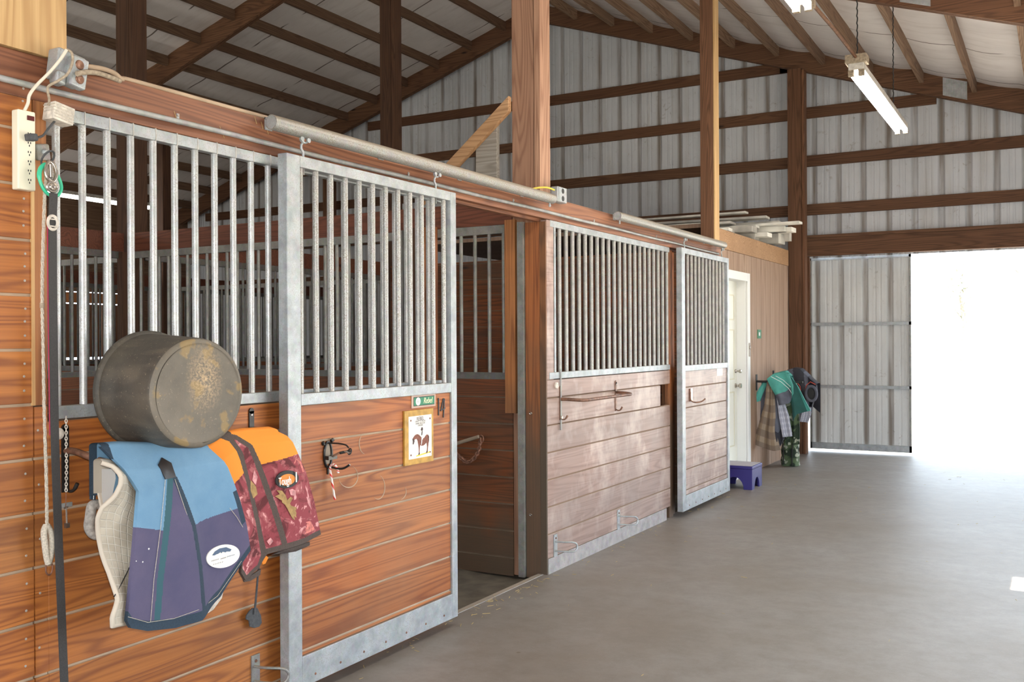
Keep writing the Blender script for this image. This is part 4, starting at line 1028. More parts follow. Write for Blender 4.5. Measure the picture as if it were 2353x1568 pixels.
# stall guard chain seen in the doorway
t = thing('stall_guard', 'rusty bar and drooping chain hung across inside the open stall', 'chain', (-.5, Y3-.06, .7))
mb = MB(); a = at(1048, 1020, 'y', Y3-.06); b = at(1100, 1004, 'y', Y3-.06); mb.tube([a+(a-b)*.6, b], .012, 'dusty_reflection_beige', 10); mb.build('guard_bar', t, smooth=True)
mb = MB(); c = at(1106, 1009, 'y', Y3-.05); mb.ring(c, (.016, 0, 0), (0, 0, .022), .005, 'rust', 18, 6); mb.build('end_ring', t, smooth=True)
def chain(mb, pts, m, link=.02, r=.0028):
    P = [Vector(p) for p in pts]; seg = []; acc = 0
    for i in range(len(P)-1):
        d = P[i+1]-P[i]; n = max(1, int(d.length/(link*.75)))
        for j in range(n): seg.append((P[i]+d*(j+.5)/n, d.normalized()))
    for i, (c, d) in enumerate(seg):
        u = d.orthogonal().normalized(); w = d.cross(u); s = u if i % 2 else w
        mb.ring(c, d*link*.5, s*link*.3, r, m, 10, 5)
    return mb
mb = MB(); chain(mb, smoothpts([at(1104, 1010, 'y', Y3-.06), at(1100, 1035, 'y', Y3-.06), at(1088, 1055, 'y', Y3-.06), at(1073, 1062, 'y', Y3-.06), at(1058, 1052, 'y', Y3-.06), at(1045, 1040, 'y', Y3-.06)], 4), 'rust', .032, .0055); mb.build('chain_links', t)
# eye screw on the post
for i, (px, py, w) in enumerate(((1221, 1183, 'lower'), (1221, 950, 'upper'))):
    a = at(px, py, 'y', Y3-.012); mb = MB(); mb.ring(a+Vector((0, -.010, 0)), (.010, 0, 0), (0, -.004, .006), .0025, 'nickel', 14, 6); mb.tube([a, a+Vector((0, -.006, 0))], .003, 'nickel', 6)
    tag(mb.build('screw_eye'), f'{w} small screw eye in the orange stall post by the open doorway', 'screw eye')

# ================================================================== UPPER LEFT ELECTRICS
t = thing('junction_box', 'grey weatherproof junction box with hinged covers, tilted on the beam top at left', 'junction box', (.03, 2.02, 2.36))
ca, sa = math.cos(.16), math.sin(.16)
c0 = at(152, 158, 'x', .045)
mb = MB(); mb.obox(c0, (.028, 0, 0), (0, .052*ca, -.052*sa), (0, .042*sa, .042*ca+.008), 'galv'); mb.build('box_body', t, bevel=.008, seg=3)
c1 = at(176, 168, 'x', .08)
mb = MB(); mb.obox(c1, (.016, 0, 0), (0, .030*ca, -.030*sa), (0, .05*sa, .05*ca), 'galv'); mb.build('front_cover', t, bevel=.006, seg=3)
mb = MB()
for dz in (-.022, .024): mb.lathe((.096, c1.y+.0, c1.z+dz), (1, 0, 0), [(0, .016), (.003, .014), (.003, .009), (.001, 0)], 'brown_iron', 16)
mb.build('socket_openings', t)
mb = MB(); mb.obox(at(133, 180, 'x', .06), (.022, 0, 0), (0, .018, -.003), (0, .003, .022), 'galv'); mb.build('round_knockout', t, bevel=.01, seg=3)
def cable(name, pts, r, m, lab, cat='cord', n=8, k=6, par=None):
    mb = MB(); mb.tube(smoothpts(pts, k), r, m, n); o = mb.build(name, par, smooth=True)
    return tag(o, lab, cat) if par is None else o
X_ = lambda px, py, x: at(px, py, 'x', x)
cable('armoured_cable_fringe', [X_(195, 152, .06), X_(235, 158, .04), X_(262, 168, .02), X_(280, 182, .0), (0-.012, 2.33, 2.415), (-.010, 2.7, 2.415), (-.008, 3.4, 2.415), (-.008, 4.4, 2.415), (-.01, 5.3, 2.414)], .0085, 'dust', 'dusty armoured cable and dirt fringe running from the junction box along the beam top', 'cable')  # cable thickened and run on to stand for the beam-top dirt fringe
cable('twisted_cord', [X_(176, 170, .11), X_(196, 166, .11), X_(225, 168, .10), X_(255, 178, .08), X_(275, 186, .05)], .0085, 'tan_cord', 'short thick twisted tan cord with a plug at the junction box')
t = thing('power_strip', 'cream power strip hanging upright on the orange boards at the left', 'power strip', (.03, 1.886, 1.967))
p0 = X_(58, 254, .03); pw = .030; zt2, zb2 = X_(62, 254, .035).z, X_(62, 437, .035).z; yc = X_(62, 345, .035).y
mb = MB(); mb.obox((.0185, yc, (zt2+zb2)/2), (.017, 0, 0), (0, pw, 0), (0, 0, (zt2-zb2)/2), 'cream'); mb.build('strip_body', t, bevel=.005, seg=3)
mb = MB(); mb.box(.0355, .0385, yc+.000, yc+.024, zt2-.030, zt2-.015, 'red_switch'); mb.build('rocker_switch', t, bevel=.001)
mb = MB()
for k in range(6):
    zz = zt2-.075-k*.029
    for dy, dz in ((-.004, .004), (.004, .004), (0, -.005)): mb.box(.0355, .0359, yc+.008+dy-.0015, yc+.008+dy+.0015, zz+dz-.003, zz+dz+.003, 'black')
mb.build('outlets', t)
mb = MB(); pc = X_(72, 316, .05); mb.obox(pc, (.014, 0, 0), (0, .015, .002), (0, -.002, .011), 'charcoal'); mb.build('black_plug', t, bevel=.004, seg=2)
cable('black_cord', [pc+Vector((.004, .012, 0)), X_(98, 312, .055), X_(108, 300, .05), X_(120, 285, .045), X_(128, 276, .03)], .0038, 'charcoal', 'short black cord leaving the plug in the power strip')
cable('cream_cord', [(.02, yc, zt2-.002), X_(64, 238, .03), X_(68, 218, .035), X_(85, 195, .045), X_(115, 165, .07), X_(140, 135, .09), X_(153, 114, .10)], .0052, 'cream_cord', 'cream cord curving from the power strip up to the junction box')
cable('dusty_cord', [X_(153, 113, .10), X_(165, 122, .105), X_(166, 145, .11), X_(155, 170, .105), X_(135, 185, .09), X_(112, 198, .06), X_(110, 212, .05), X_(113, 228, .04), X_(112, 243, .035)], .0042, 'tan_cord', 'dusty tan cord looping from the junction box down to the white wrap')
a = X_(135, 263, .035)
mb = MB(); mb.obox(a, (.028, 0, 0), (0, .036, -.006), (0, .004, .028), 'wrap')
for q in range(5): mb.obox(a+Vector((0, 0, -.02+q*.01)), (.0288, 0, 0), (0, .0365, -.006), (0, 0, .0018), 'rope')
tag(mb.build('fabric_wrap', bevel=.004), 'off-white fabric wrapped round the left end of the top grille rail', 'wrap')
# ring plate, carabiner, strap, rope
t = thing('tie_ring', 'grey tie ring plate on the orange corner board below the power strip', 'tie ring', (.0, 1.94, 2.05))
a = X_(97, 350, .015); mb = MB(); mb.obox(a, (.008, 0, 0), (0, .024, .004), (0, -.004, .026), 'galv_dirty'); mb.lathe(a+Vector((.008, .004, .0)), (1, 0, 0), [(0, .012), (.01, .008), (.012, 0)], 'galv', 12); mb.build('ring_plate', t, bevel=.006, seg=2)
b = X_(110, 364, .055); mb = MB(); mb.ring(b, (0, .018, 0), (.02, .0, .021), .0032, 'charcoal', 22, 6); mb.build('ring', t, smooth=True)
t = thing('carabiner', 'bright green plastic carabiner loop hanging from the tie ring', 'carabiner', (.06, 1.97, 2.0))
mb = MB(); L = [X_(104, 378, .062), X_(94, 386, .066), X_(90, 402, .07), X_(94, 422, .072), X_(104, 440, .074), X_(118, 450, .076), X_(134, 448, .074), X_(141, 434, .07), X_(138, 416, .068), X_(130, 400, .064)]
mb.tube(smoothpts(L, 4), [.0072]*10+[.0055]*27, 'green', 8); mb.build('loop', t, smooth=True)
t = thing('lead_strap', 'long charcoal nylon strap with pink edges hanging down at the left', 'strap', (.07, 1.96, .2))
mb = MB()
mb.tube(smoothpts([X_(113, 370, .07), X_(105, 388, .075), X_(108, 408, .078), X_(122, 418, .08), X_(130, 400, .08), X_(124, 380, .076), X_(116, 372, .072)], 4), .006, 'nickel', 8)
mb.tube([X_(117, 378, .082), X_(118, 408, .084)], .0065, 'nickel', 8)
mb.ring(X_(120, 430, .085), (0, .017, 0), (0, 0, .015), .0045, 'nickel', 18, 6); mb.ring(X_(121, 430, .088), (0, .008, 0), (0, 0, .007), .004, 'nickel', 12, 6)
mb.build('snap_hook', t, smooth=True)
def ribbon(mb, pts, w, th, m, ed=None):
    P = smoothpts(pts, 6)
    for i in range(len(P)-1):
        a, b = P[i], P[i+1]; d = (b-a); s = Vector((0, 1, 0)); s = (s-d*(s.dot(d)/d.length_squared)).normalized(); nn = d.normalized().cross(s)
        k = mb.mid(m); i0 = len(mb.v)
        for p in (a, b): mb.v += [p-s*w-nn*th, p+s*w-nn*th, p+s*w+nn*th, p-s*w+nn*th]
        for q in ((0, 1, 5, 4), (1, 2, 6, 5), (2, 3, 7, 6), (3, 0, 4, 7)): mb.face([i0+j for j in q], k)
    return mb
SP = [X_(123, 444, .088), X_(121, 500, .086), X_(121, 560, .084), X_(122, 700, .08), X_(124, 850, .08), X_(126, 1000, .08), X_(133, 1200, .08), X_(141, 1400, .08), X_(149, 1600, .08)]
mb = MB(); ribbon(mb, SP, .0142, .0013, 'strap'); mb.build('webbing', t)
mb = MB(); ribbon(mb, [p+Vector((-.004, -.0035, 0)) for p in SP[1:6]], .0128, .0008, 'pink'); mb.build('pink_edge', t)
a = X_(121, 512, .089); mb = MB(); mb.ring(a, (0, .0165, 0), (0, 0, .0215), .005, 'wrap', 24, 6); mb.box(a.x-.002, a.x+.001, a.y-.016, a.y+.016, a.z+.009, a.z+.013, 'wrap'); mb.box(a.x-.002, a.x+.001, a.y-.016, a.y+.016, a.z-.013, a.z-.009, 'wrap'); mb.build('oval_buckle', t, smooth=True)
t = thing('tie_rope', 'off-white braided rope with a spliced end, left of the charcoal strap', 'rope', (.05, 1.94, .8))
RP = smoothpts([X_(112, 372, .062), X_(105, 420, .06), X_(102, 470, .058), X_(98, 600, .056), X_(97, 700, .055), X_(99, 800, .055), X_(102, 950, .055), X_(107, 1120, .055), X_(108, 1212, .055)], 24)
mb = MB()
for ph in range(3):
    mb.tube([p+Vector((.0026*math.cos(i*.55+ph*2.094), .0026*math.sin(i*.55+ph*2.094), 0)) for i, p in enumerate(RP)], .0031, 'rope', 5)
mb.build('braided_line', t, smooth=True)
mb = MB(); a = X_(97, 702, .056); mb.tube([a+Vector((0, 0, .008)), a-Vector((0, 0, .008))], .0075, 'tan_cord', 8); mb.build('knot', t, smooth=True)
mb = MB()
mb.tube(smoothpts([X_(106, 1208, .055), X_(101, 1222, .058), X_(103, 1250, .06), X_(107, 1280, .056), X_(111, 1296, .055)], 4), .010, 'rope', 8)
mb.tube(smoothpts([X_(108, 1208, .057), X_(117, 1225, .058), X_(119, 1255, .06), X_(116, 1280, .056), X_(111, 1296, .055)], 4), .010, 'rope', 8)
mb.build('spliced_eye', t, smooth=True)
mb = MB(); mb.ring(X_(113, 1307, .056), (0, .012, 0), (0, 0, .020), .0028, 'rust', 18, 6); mb.build('end_ring', t, smooth=True)
# chain with pin, latch plate
t = thing('latch_chain', 'thin chain with a small drop pin hanging beside the saddle pads', 'chain', (.012, 2.01, .92))
mb = MB(); chain(mb, [X_(152, 958, .014), X_(152, 1005, .014), X_(153, 1070, .02), X_(152, 1130, .02)], 'wrap', .012, .0016); mb.tube([X_(152, 1130, .018), X_(151, 1165, .01)], .0015, 'rust', 5); mb.build('chain_links', t)
mb = MB(); a = X_(152, 1166, .012); mb.tube([a, a+Vector((.0, .002, -.055))], .0028, 'nickel', 8); mb.box(a.x-.005, a.x+.005, a.y-.004, a.y+.010, a.z-.068, a.z-.052, 'nickel'); mb.tube([a+Vector((0, -.008, -.002)), a+Vector((0, .006, 0))], .003, 'nickel', 6); mb.build('drop_pin', t)
mb = MB(); a = X_(153, 1161, .004); mb.box(.0005, .005, a.y-.03, a.y+.022, a.z-.008, a.z+.008, 'galv'); tag(mb.build('latch_plate', bevel=.002), 'small flat steel latch plate behind the thin drop pin', 'latch plate')
# whip with hand shaped end
t = thing('riding_crop', 'charcoal riding crop hanging low with a hand shaped flap', 'riding crop', (.03, 2.85, .36))
mb = MB(); mb.tube([X_(606, 1180, .06), X_(592, 1330, .035), X_(586, 1400, .03), X_(585, 1412, .03)], [.0045, .004, .0045, .005], 'charcoal', 8); mb.build('shaft', t, smooth=True)
mb = MB(); mb.prism(xpoly([(581, 1398), (592, 1398), (600, 1415), (602, 1432), (596, 1441), (585, 1444), (575, 1441), (573, 1427), (566, 1424), (567, 1415), (574, 1405)], .026), (-.006, 0, 0), 'charcoal'); mb.build('hand_flap', t, bevel=.001)
# round knob behind the strap
mb = MB(); a = X_(132, 997, .004); mb.lathe((.0005, a.y, a.z), (1, 0, 0), [(0, .019), (.012, .019), (.016, .014), (.016, 0)], 'wrap', 20); tag(mb.build('round_knob', smooth=True), 'pale round knob half hidden by the charcoal strap', 'knob')
# key hole plate above camo pad is the second bracket; small hook near it left as is

# ================================================================== TUB AND PADS
def arc(poly):
    P = [Vector((a, b)) for a, b in poly]; L = [0]
    for i in range(1, len(P)): L.append(L[-1]+(P[i]-P[i-1]).length)
    def f(t):
        s = t*L[-1]
        for i in range(1, len(P)):
            if s <= L[i] or i == len(P)-1:
                k = (s-L[i-1])/(L[i]-L[i-1]); k = min(max(k, 0), 1)
                return P[i-1].lerp(P[i], k)
    return f
class Cloth:
    """hanging cloth sheet: outline as four boundary curves, standing at plane ax=val, with thickness and a fold over the bar"""
    def __init__(s, T, B, L, R, ax, val, depth, nu=70, nv=80):
        s.ax, s.val, s.depth, s.nu, s.nv = ax, val, depth, nu, nv
        T, B, L, R = arc(T), arc(B), arc(L), arc(R); s.px = {}; s.pt = {}
        for j in range(nv+1):
            v = j/nv
            for i in range(nu+1):
                u = i/nu
                p = T(u)*(1-v)+B(u)*v+L(v)*(1-u)+R(v)*u-(T(0)*(1-u)*(1-v)+T(1)*u*(1-v)+B(0)*(1-u)*v+B(1)*u*v)
                s.px[i, j] = p; q = at(p.x, p.y, ax, val); q['xyz'.index(ax)] += depth(u, v)
                s.pt[i, j] = q
    def build(s, name, parent, mf, th=.012, over=None, edge=None):
        mb = MB(); ii = {}; ix = 'xyz'.index(s.ax); sg = -1 if s.ax == 'x' else 1
        for key, p in s.pt.items(): ii[key] = len(mb.v); mb.v.append(p)
        for j in range(s.nv):
            for i in range(s.nu):
                pc = (s.px[i, j]+s.px[i+1, j+1])/2; u, v, du, dv = i/s.nu, j/s.nv, 1/s.nu, 1/s.nv
                mb.face((ii[i, j], ii[i, j+1], ii[i+1, j+1], ii[i+1, j]), mb.mid(mf(pc.x, pc.y, u, v)), ((u, v), (u, v+dv), (u+du, v+dv), (u+du, v)))
        # back face
        bi = {}
        for key, p in s.pt.items():
            q = p.copy(); q[ix] += sg*th; bi[key] = len(mb.v); mb.v.append(q)
        bm_ = mb.mid(edge or mf(0, 0, .5, .5))
        for j in range(s.nv):
            for i in range(s.nu): mb.face((bi[i, j], bi[i+1, j], bi[i+1, j+1], bi[i, j+1]), bm_, ((i/s.nu, j/s.nv),)*4)
        em = mb.mid(edge or mf(0, 0, .5, .5))
        for j in range(s.nv):
            for c in (0, s.nu):
                pc = s.px[c, j]; mb.face((ii[c, j], bi[c, j], bi[c, j+1], ii[c, j+1]), mb.mid(mf(pc.x, pc.y, c/s.nu, j/s.nv)))
        for i in range(s.nu): mb.face((ii[i, s.nv], bi[i, s.nv], bi[i+1, s.nv], ii[i+1, s.nv]), em)
        # fold over the bar and down the far side
        if over:
            W, D = over; prev = [ii[i, 0] for i in range(s.nu+1)]; steps = 16
            for q in range(1, steps+1):
                a = q/steps
                cur = []
                for i in range(s.nu+1):
                    p = s.pt[i, 0].copy()
                    if a < .5:
                        an = a*2*PI; p[ix] += sg*W*(1-math.cos(an))/2; p.z += .012*math.sin(an)
                    else:
                        p[ix] += sg*W; p.z -= D*(a-.5)*2
                    cur.append(len(mb.v)); mb.v.append(p)
                for i in range(s.nu):
                    pc = s.px[i, 0]; mb.face((prev[i], prev[i+1], cur[i+1], cur[i]), mb.mid(mf(pc.x, pc.y-1, i/s.nu, 0)), ((i/s.nu, 0),)*4)
                prev = cur
        else:
            for i in range(s.nu): mb.face((ii[i, 0], bi[i, 0], bi[i+1, 0], ii[i+1, 0]), em)
        return mb.build(name, parent, smooth=True)
    def on(s, px, py, e=.003):
        best = min(s.px, key=lambda k: (s.px[k].x-px)**2+(s.px[k].y-py)**2)
        d = s.pt[best]['xyz'.index(s.ax)]
        return at(px, py, s.ax, d+(e if s.ax == 'x' else -e))
    def line(s, pts, r, m, mb, e=.002):
        P = []
        for i in range(len(pts)-1):
            n = max(2, int(math.hypot(pts[i+1][0]-pts[i][0], pts[i+1][1]-pts[i][1])/8))
            for j in range(n): P.append(s.on(pts[i][0]+(pts[i+1][0]-pts[i][0])*j/n, pts[i][1]+(pts[i+1][1]-pts[i][1])*j/n, e))
        P.append(s.on(*pts[-1], e)); mb.tube(P, r, m, 6)
    def patch(s, poly, m, mb, e=.004, th=.003):
        c = Vector((sum(p[0] for p in poly)/len(poly), sum(p[1] for p in poly)/len(poly)))
        k = mb.mid(m); i0 = len(mb.v); n = len(poly); rings = 3
        mb.v.append(s.on(c.x, c.y, e))
        for q in range(1, rings+1):
            for p in poly: w = c.lerp(Vector(p), q/rings); mb.v.append(s.on(w.x, w.y, e))
        for j in range(n): mb.face((i0, i0+1+j, i0+1+(j+1) % n), k)
        for q in range(rings-1):
            for j in range(n): mb.face((i0+1+q*n+j, i0+1+(q+1)*n+j, i0+1+(q+1)*n+(j+1) % n, i0+1+q*n+(j+1) % n), k)
        o = Vector((-th, 0, 0)) if s.ax == 'x' else Vector((0, th, 0)); b = i0+1+(rings-1)*n; i1 = len(mb.v)
        for j in range(n): mb.v.append(mb.v[b+j]+o)
        for j in range(n): mb.face((b+j, i1+j, i1+(j+1) % n, b+(j+1) % n), k)
def lin(px, a, b): return a[1]+(b[1]-a[1])*(px-a[0])/(b[0]-a[0])
def inpoly(x, y, poly):
    r = False; n = len(poly)
    for i in range(n):
        (x1, y1), (x2, y2) = poly[i], poly[(i+1) % n]
        if (y1 > y) != (y2 > y) and x < (x2-x1)*(y-y1)/(y2-y1)+x1: r = not r
    return r
def oval(cx, cy, a, b, rot=0, n=36): return [(cx+a*math.cos(t)*math.cos(rot)-b*math.sin(t)*math.sin(rot), cy+a*math.cos(t)*math.sin(rot)+b*math.sin(t)*math.cos(rot)) for t in [2*PI*i/n for i in range(n)]]

# --- camouflage pad (rightmost)
camo = Cloth([(486, 1030), (500, 1018), (520, 1004), (580, 993), (641, 989), (653, 993)],
             [(547, 1316), (560, 1334), (597, 1306), (612, 1274), (651, 1261), (700, 1247), (739, 1229)],
             [(486, 1030), (505, 1080), (530, 1150), (548, 1230), (547, 1316)],
             [(653, 993), (665, 1002), (680, 1038), (700, 1084), (720, 1150), (739, 1229)], 'x', .205,
             lambda u, v: .010*math.sin(u*9+v*2)*min(1, v*3)+.012*math.sin(v*2.5)-.03*max(0, .12-v)/.12, 180, 180)
s1 = [(520, 1002), (539, 1011), (553, 1050), (563, 1091), (578, 1152), (592, 1208), (607, 1276)]
s2 = [(528, 1001), (552, 1006), (575, 1026), (591, 1062), (606, 1106), (626, 1171), (650, 1262)]
def dist(x, y, P):
    d = 1e9
    for i in range(len(P)-1):
        a, b, c = Vector(P[i]), Vector(P[i+1]), Vector((x, y)); ab = b-a; t = max(0, min(1, (c-a).dot(ab)/ab.length_squared)); d = min(d, (c-a-ab*t).length)
    return d
hem = [(547, 1312), (560, 1330), (597, 1302), (610, 1268), (651, 1255), (700, 1241), (739, 1223)]
def camof(x, y, u, v):
    if dist(x, y, s1) < 6 or dist(x, y, s2) < 6 or dist(x, y, hem) < 6 or u < .012 and v > .75: return 'brown_bind'
    def xs(P):
        for i in range(len(P)-1):
            if P[i][1] <= y <= P[i+1][1]: return lin(y, (P[i][1], P[i][0]), (P[i+1][1], P[i+1][0]))
        return P[0][0]
    if xs(s1) < x < xs(s2): return 'camo'
    if x <= xs(s1): return 'orange' if y < lin(x, (531, 1111), (556, 1087)) else 'camo'
    return 'orange' if y < lin(x, (595, 1069), (679, 1044)) else 'camo'
t = thing('saddle_pad', 'orange and maroon leaf camouflage pad with brown binding on the blanket bar', 'saddle pad', (.2, 2.75, .68), 'pads on the blanket bar')
camo_o = camo.build('pad_cloth', t, camof, th=.014, over=(.05, .22), edge='brown_bind')
mb = MB()
leafs = [([(636, 1127), (643, 1136), (632, 1141), (640, 1143), (650, 1139), (648, 1155), (655, 1160), (662, 1172), (666, 1180), (672, 1192), (678, 1196), (676, 1186), (684, 1194), (696, 1191), (684, 1184), (678, 1174), (690, 1170), (680, 1166), (670, 1164), (664, 1154), (673, 1146), (668, 1142), (660, 1150), (656, 1138), (648, 1128)], 'gold_leaf'),
         ([(664, 1126), (672, 1124), (680, 1128), (688, 1138), (684, 1146), (676, 1150), (676, 1140), (668, 1138)], 'rose_leaf'), ([(690, 1116), (700, 1112), (706, 1124), (712, 1150), (716, 1172), (708, 1158), (700, 1166), (698, 1150), (692, 1140), (694, 1130)], 'rose_leaf'),
         ([(684, 1204), (692, 1212), (704, 1200), (714, 1198), (724, 1218), (716, 1222), (700, 1228), (686, 1236), (682, 1222)], 'pink_leaf'), ([(680, 1054), (692, 1062), (700, 1084), (690, 1088), (678, 1078), (676, 1064)], 'pink_leaf'),
         ([(556, 1148), (566, 1156), (574, 1172), (570, 1182), (560, 1172), (552, 1164)], 'rose_leaf'), ([(613, 1244), (622, 1236), (628, 1244), (620, 1254)], 'rose_leaf'), ([(552, 1232), (566, 1240), (578, 1256), (576, 1272), (562, 1262)], 'pink_leaf'),
         ([(584, 1080), (592, 1096), (588, 1116), (580, 1104)], 'rose_leaf'), ([(576, 1104), (588, 1118), (592, 1136), (582, 1146), (576, 1128)], 'gold_leaf')]
for P, m in leafs: camo.patch(P, m, mb, .0022, .001)
mb.build('printed_leaves', camo_o, smooth=True)
mb = MB(); camo.patch(oval(660, 1102, 27, 20, -.25), 'black_patch', mb, .006, .004); camo.patch(oval(660, 1103, 19, 13, -.25), 'amber', mb, .0075, .001); lg = mb.build('logo_patch', t, smooth=True)
tx = (camo.on(680, 1100)-camo.on(642, 1106)).normalized(); ty = (camo.on(659, 1088)-camo.on(663, 1118)); ty = (ty-tx*ty.dot(tx)).normalized(); tn = tx.cross(ty)
c = camo.on(660, 1103, .0)+tn*.0105
text('Tough', .044, c-tx*.024-ty*.003, lg, 'logo_white', xdir=tx, ydir=ty, sx=.62, extr=.001); text('1', .058, c+tx*.040+ty*.004, lg, 'logo_white', xdir=tx, ydir=ty, sx=.95, extr=.001)
mb = MB(); mb.prism([camo.on(x, y, -.02) for x, y in ((600, 1284), (612, 1278), (617, 1282), (610, 1296), (604, 1298))], (-.004, 0, 0), 'orange'); mb.prism([camo.on(x, y, -.018) for x, y in ((560, 1334), (600, 1308), (598, 1322), (575, 1336), (562, 1338))], (-.006, 0, 0), 'brown_bind')
mb.prism([camo.on(x, y, -.02) for x, y in ((655, 1262), (712, 1246), (712, 1254), (680, 1268), (625, 1276))], (-.006, 0, 0), 'brown_bind'); mb.build('under_flap', t)

# --- off-white quilted pad (leftmost)
t = thing('saddle_pad', 'dirty off-white quilted saddle pad, leftmost on the blanket bar', 'saddle pad', (.22, 2.15, .55), 'pads on the blanket bar')
quilt = Cloth([(234, 1064), (262, 1064), (300, 1080), (322, 1100)], [(241, 1436), (290, 1434), (320, 1430)],
              [(234, 1064), (252, 1072), (261, 1092), (260, 1111), (249, 1141), (228, 1167), (225, 1191), (232, 1220), (240, 1249), (254, 1317), (259, 1375), (240, 1415), (241, 1436)],
              [(322, 1100), (330, 1180), (325, 1300), (320, 1430)], 'x', .205,
              lambda u, v: .012+(.03*math.sin(v*7.5+.6)*(1-u)**1.5)-.025*max(0, .1-v)/.1-.03*u, 40, 90)
qo = quilt.build('quilted_cloth', t, lambda x, y, u, v: 'quilt', th=.012, over=(.045, .10), edge='wrap')
mb = MB(); mb.tube([quilt.pt[0, j]+Vector((-.006, 0, 0)) for j in range(0, 91, 2)]+[quilt.pt[i, 90]+Vector((-.006, 0, 0)) for i in range(2, 40, 2)], .0078, 'binding_cream', 8); mb.build('edge_binding', qo, smooth=True)
mb = MB(); quilt.line([(262, 1372), (280, 1340), (300, 1300), (318, 1262)], .002, 'black', mb, .001); mb.build('fold_line', qo, smooth=True)
qb = Cloth([(222, 1078), (264, 1078)], [(234, 1166), (258, 1140)], [(222, 1078), (224, 1115), (234, 1166)], [(264, 1078), (266, 1100), (258, 1140)], 'x', .150, lambda u, v: 0, 14, 20)
qb.build('far_flap', t, lambda x, y, u, v: 'binding_cream' if u < .12 else 'lining', th=.01)

# --- blue pad (middle)
blue = Cloth([(250, 1029), (300, 1025), (400, 1027), (496, 1030)], [(292, 1428), (300, 1444), (335, 1450), (400, 1443), (455, 1424), (510, 1372), (573, 1265)],
             [(250, 1029), (272, 1062), (303, 1108), (316, 1130), (309, 1205), (300, 1320), (292, 1428)],
             [(496, 1030), (520, 1075), (545, 1150), (562, 1210), (573, 1265)], 'x', .232,
             lambda u, v: .008*math.sin(u*7)*min(1, v*3)+.022*math.exp(-((u-.42-.05*v)/.10)**2)*min(1, max(0, v-.15)*3)+.010*math.sin(v*3)-.035*max(0, .14-v)/.14, 190, 190)
dart = [(386, 1098), (400, 1098), (418, 1150), (437, 1205), (450, 1290), (463, 1402), (350, 1432), (357, 1330), (372, 1215)]
def bluef(x, y, u, v):
    hemy = (1-v)
    if v > .945: return 'navy'
    if x < 272 and y < lin(x, (250, 1029), (272, 1066))+14 and y < 1066 and x < 268: return 'navy'
    if dist(x, y, [(386, 1100), (374, 1215), (361, 1330), (356, 1428)]) < 7 : return 'teal_bind'
    if dist(x, y, [(398, 1100), (432, 1205), (449, 1300), (459, 1396)]) < 6: return 'navy'
    if inpoly(x, y, dart): return 'purpleblue'
    if u > .955 and .42 < v < .72: return 'navy'
    if x < 380: return 'ltblue' if y < lin(x, (303, 1211), (372, 1219)) else 'purpleblue'
    return 'ltblue' if y < lin(x, (437, 1206), (535, 1170)) else 'purpleblue'
t = thing('saddle_pad', 'light blue and faded purple canvas pad with a dark dart, middle of the blanket bar', 'saddle pad', (.23, 2.35, .5), 'pads on the blanket bar')
bo = blue.build('pad_cloth', t, bluef, th=.016, over=(.06, .16), edge='navy')
mb = MB(); blue.line([(380, 1103), (369, 1215), (354, 1330), (346, 1430)], .0009, 'rope', mb); blue.line([(402, 1102), (437, 1205), (453, 1300), (465, 1398)], .0009, 'rope', mb)
blue.line([(294, 1418), (340, 1431), (400, 1422), (462, 1400), (500, 1370), (555, 1290)], .0009, 'rope', mb); blue.line([(528, 1168), (545, 1190), (558, 1212)], .0009, 'rope', mb); mb.build('stitching', bo, smooth=True)
mb = MB(); blue.patch([(373, 1052), (394, 1064), (405, 1097), (381, 1102), (365, 1069)], 'leather', mb, .006, .005); mb.build('leather_patch', t, smooth=True)
mb = MB(); blue.patch(oval(513, 1279, 39, 26, -.28), 'logo_white', mb, .006, .004)
blue.patch([(488, 1277), (494, 1268), (505, 1261), (520, 1258), (532, 1263), (529, 1268), (523, 1264), (519, 1270), (514, 1265), (509, 1272), (505, 1266), (500, 1274), (497, 1269), (493, 1277)], 'logo_blue', mb, .0075, .001)
for (x0, x1, y, m) in ((486, 504, 1291, 'ink_soft'), (507, 520, 1286, 'ink_soft'), (522, 540, 1281, 'logo_blue'), (490, 515, 1299, 'ink_soft')):
    for q in range(5): xx = x0+(x1-x0)*q/5; yy = y-(xx-x0)*.28; mb.tube([blue.on(xx, yy, .0068), blue.on(xx+2.2, yy-2.5, .0068)], .0009, m, 5)
mb.build('oval_logo', t, smooth=True)
for (x, y, a) in ((342, 1262, 1.6), (313, 1290, 1), (328, 1292, 1.3)):
    mb = MB(); mb.lathe(blue.on(x, y, .001), (1, 0, 0), [(0, .002*a), (.001, .0015*a), (.0015, 0)], 'logo_white', 8); mb.build('worn_spot', bo)
# bottom of an off-white lining behind the blue pad
mb = MB(); mb.prism(xpoly([(430, 1415), (480, 1385), (515, 1352), (510, 1375), (490, 1402), (465, 1418), (445, 1422)], .20), (-.01, 0, 0), 'wrap'); mb.build('lining_edge', t)

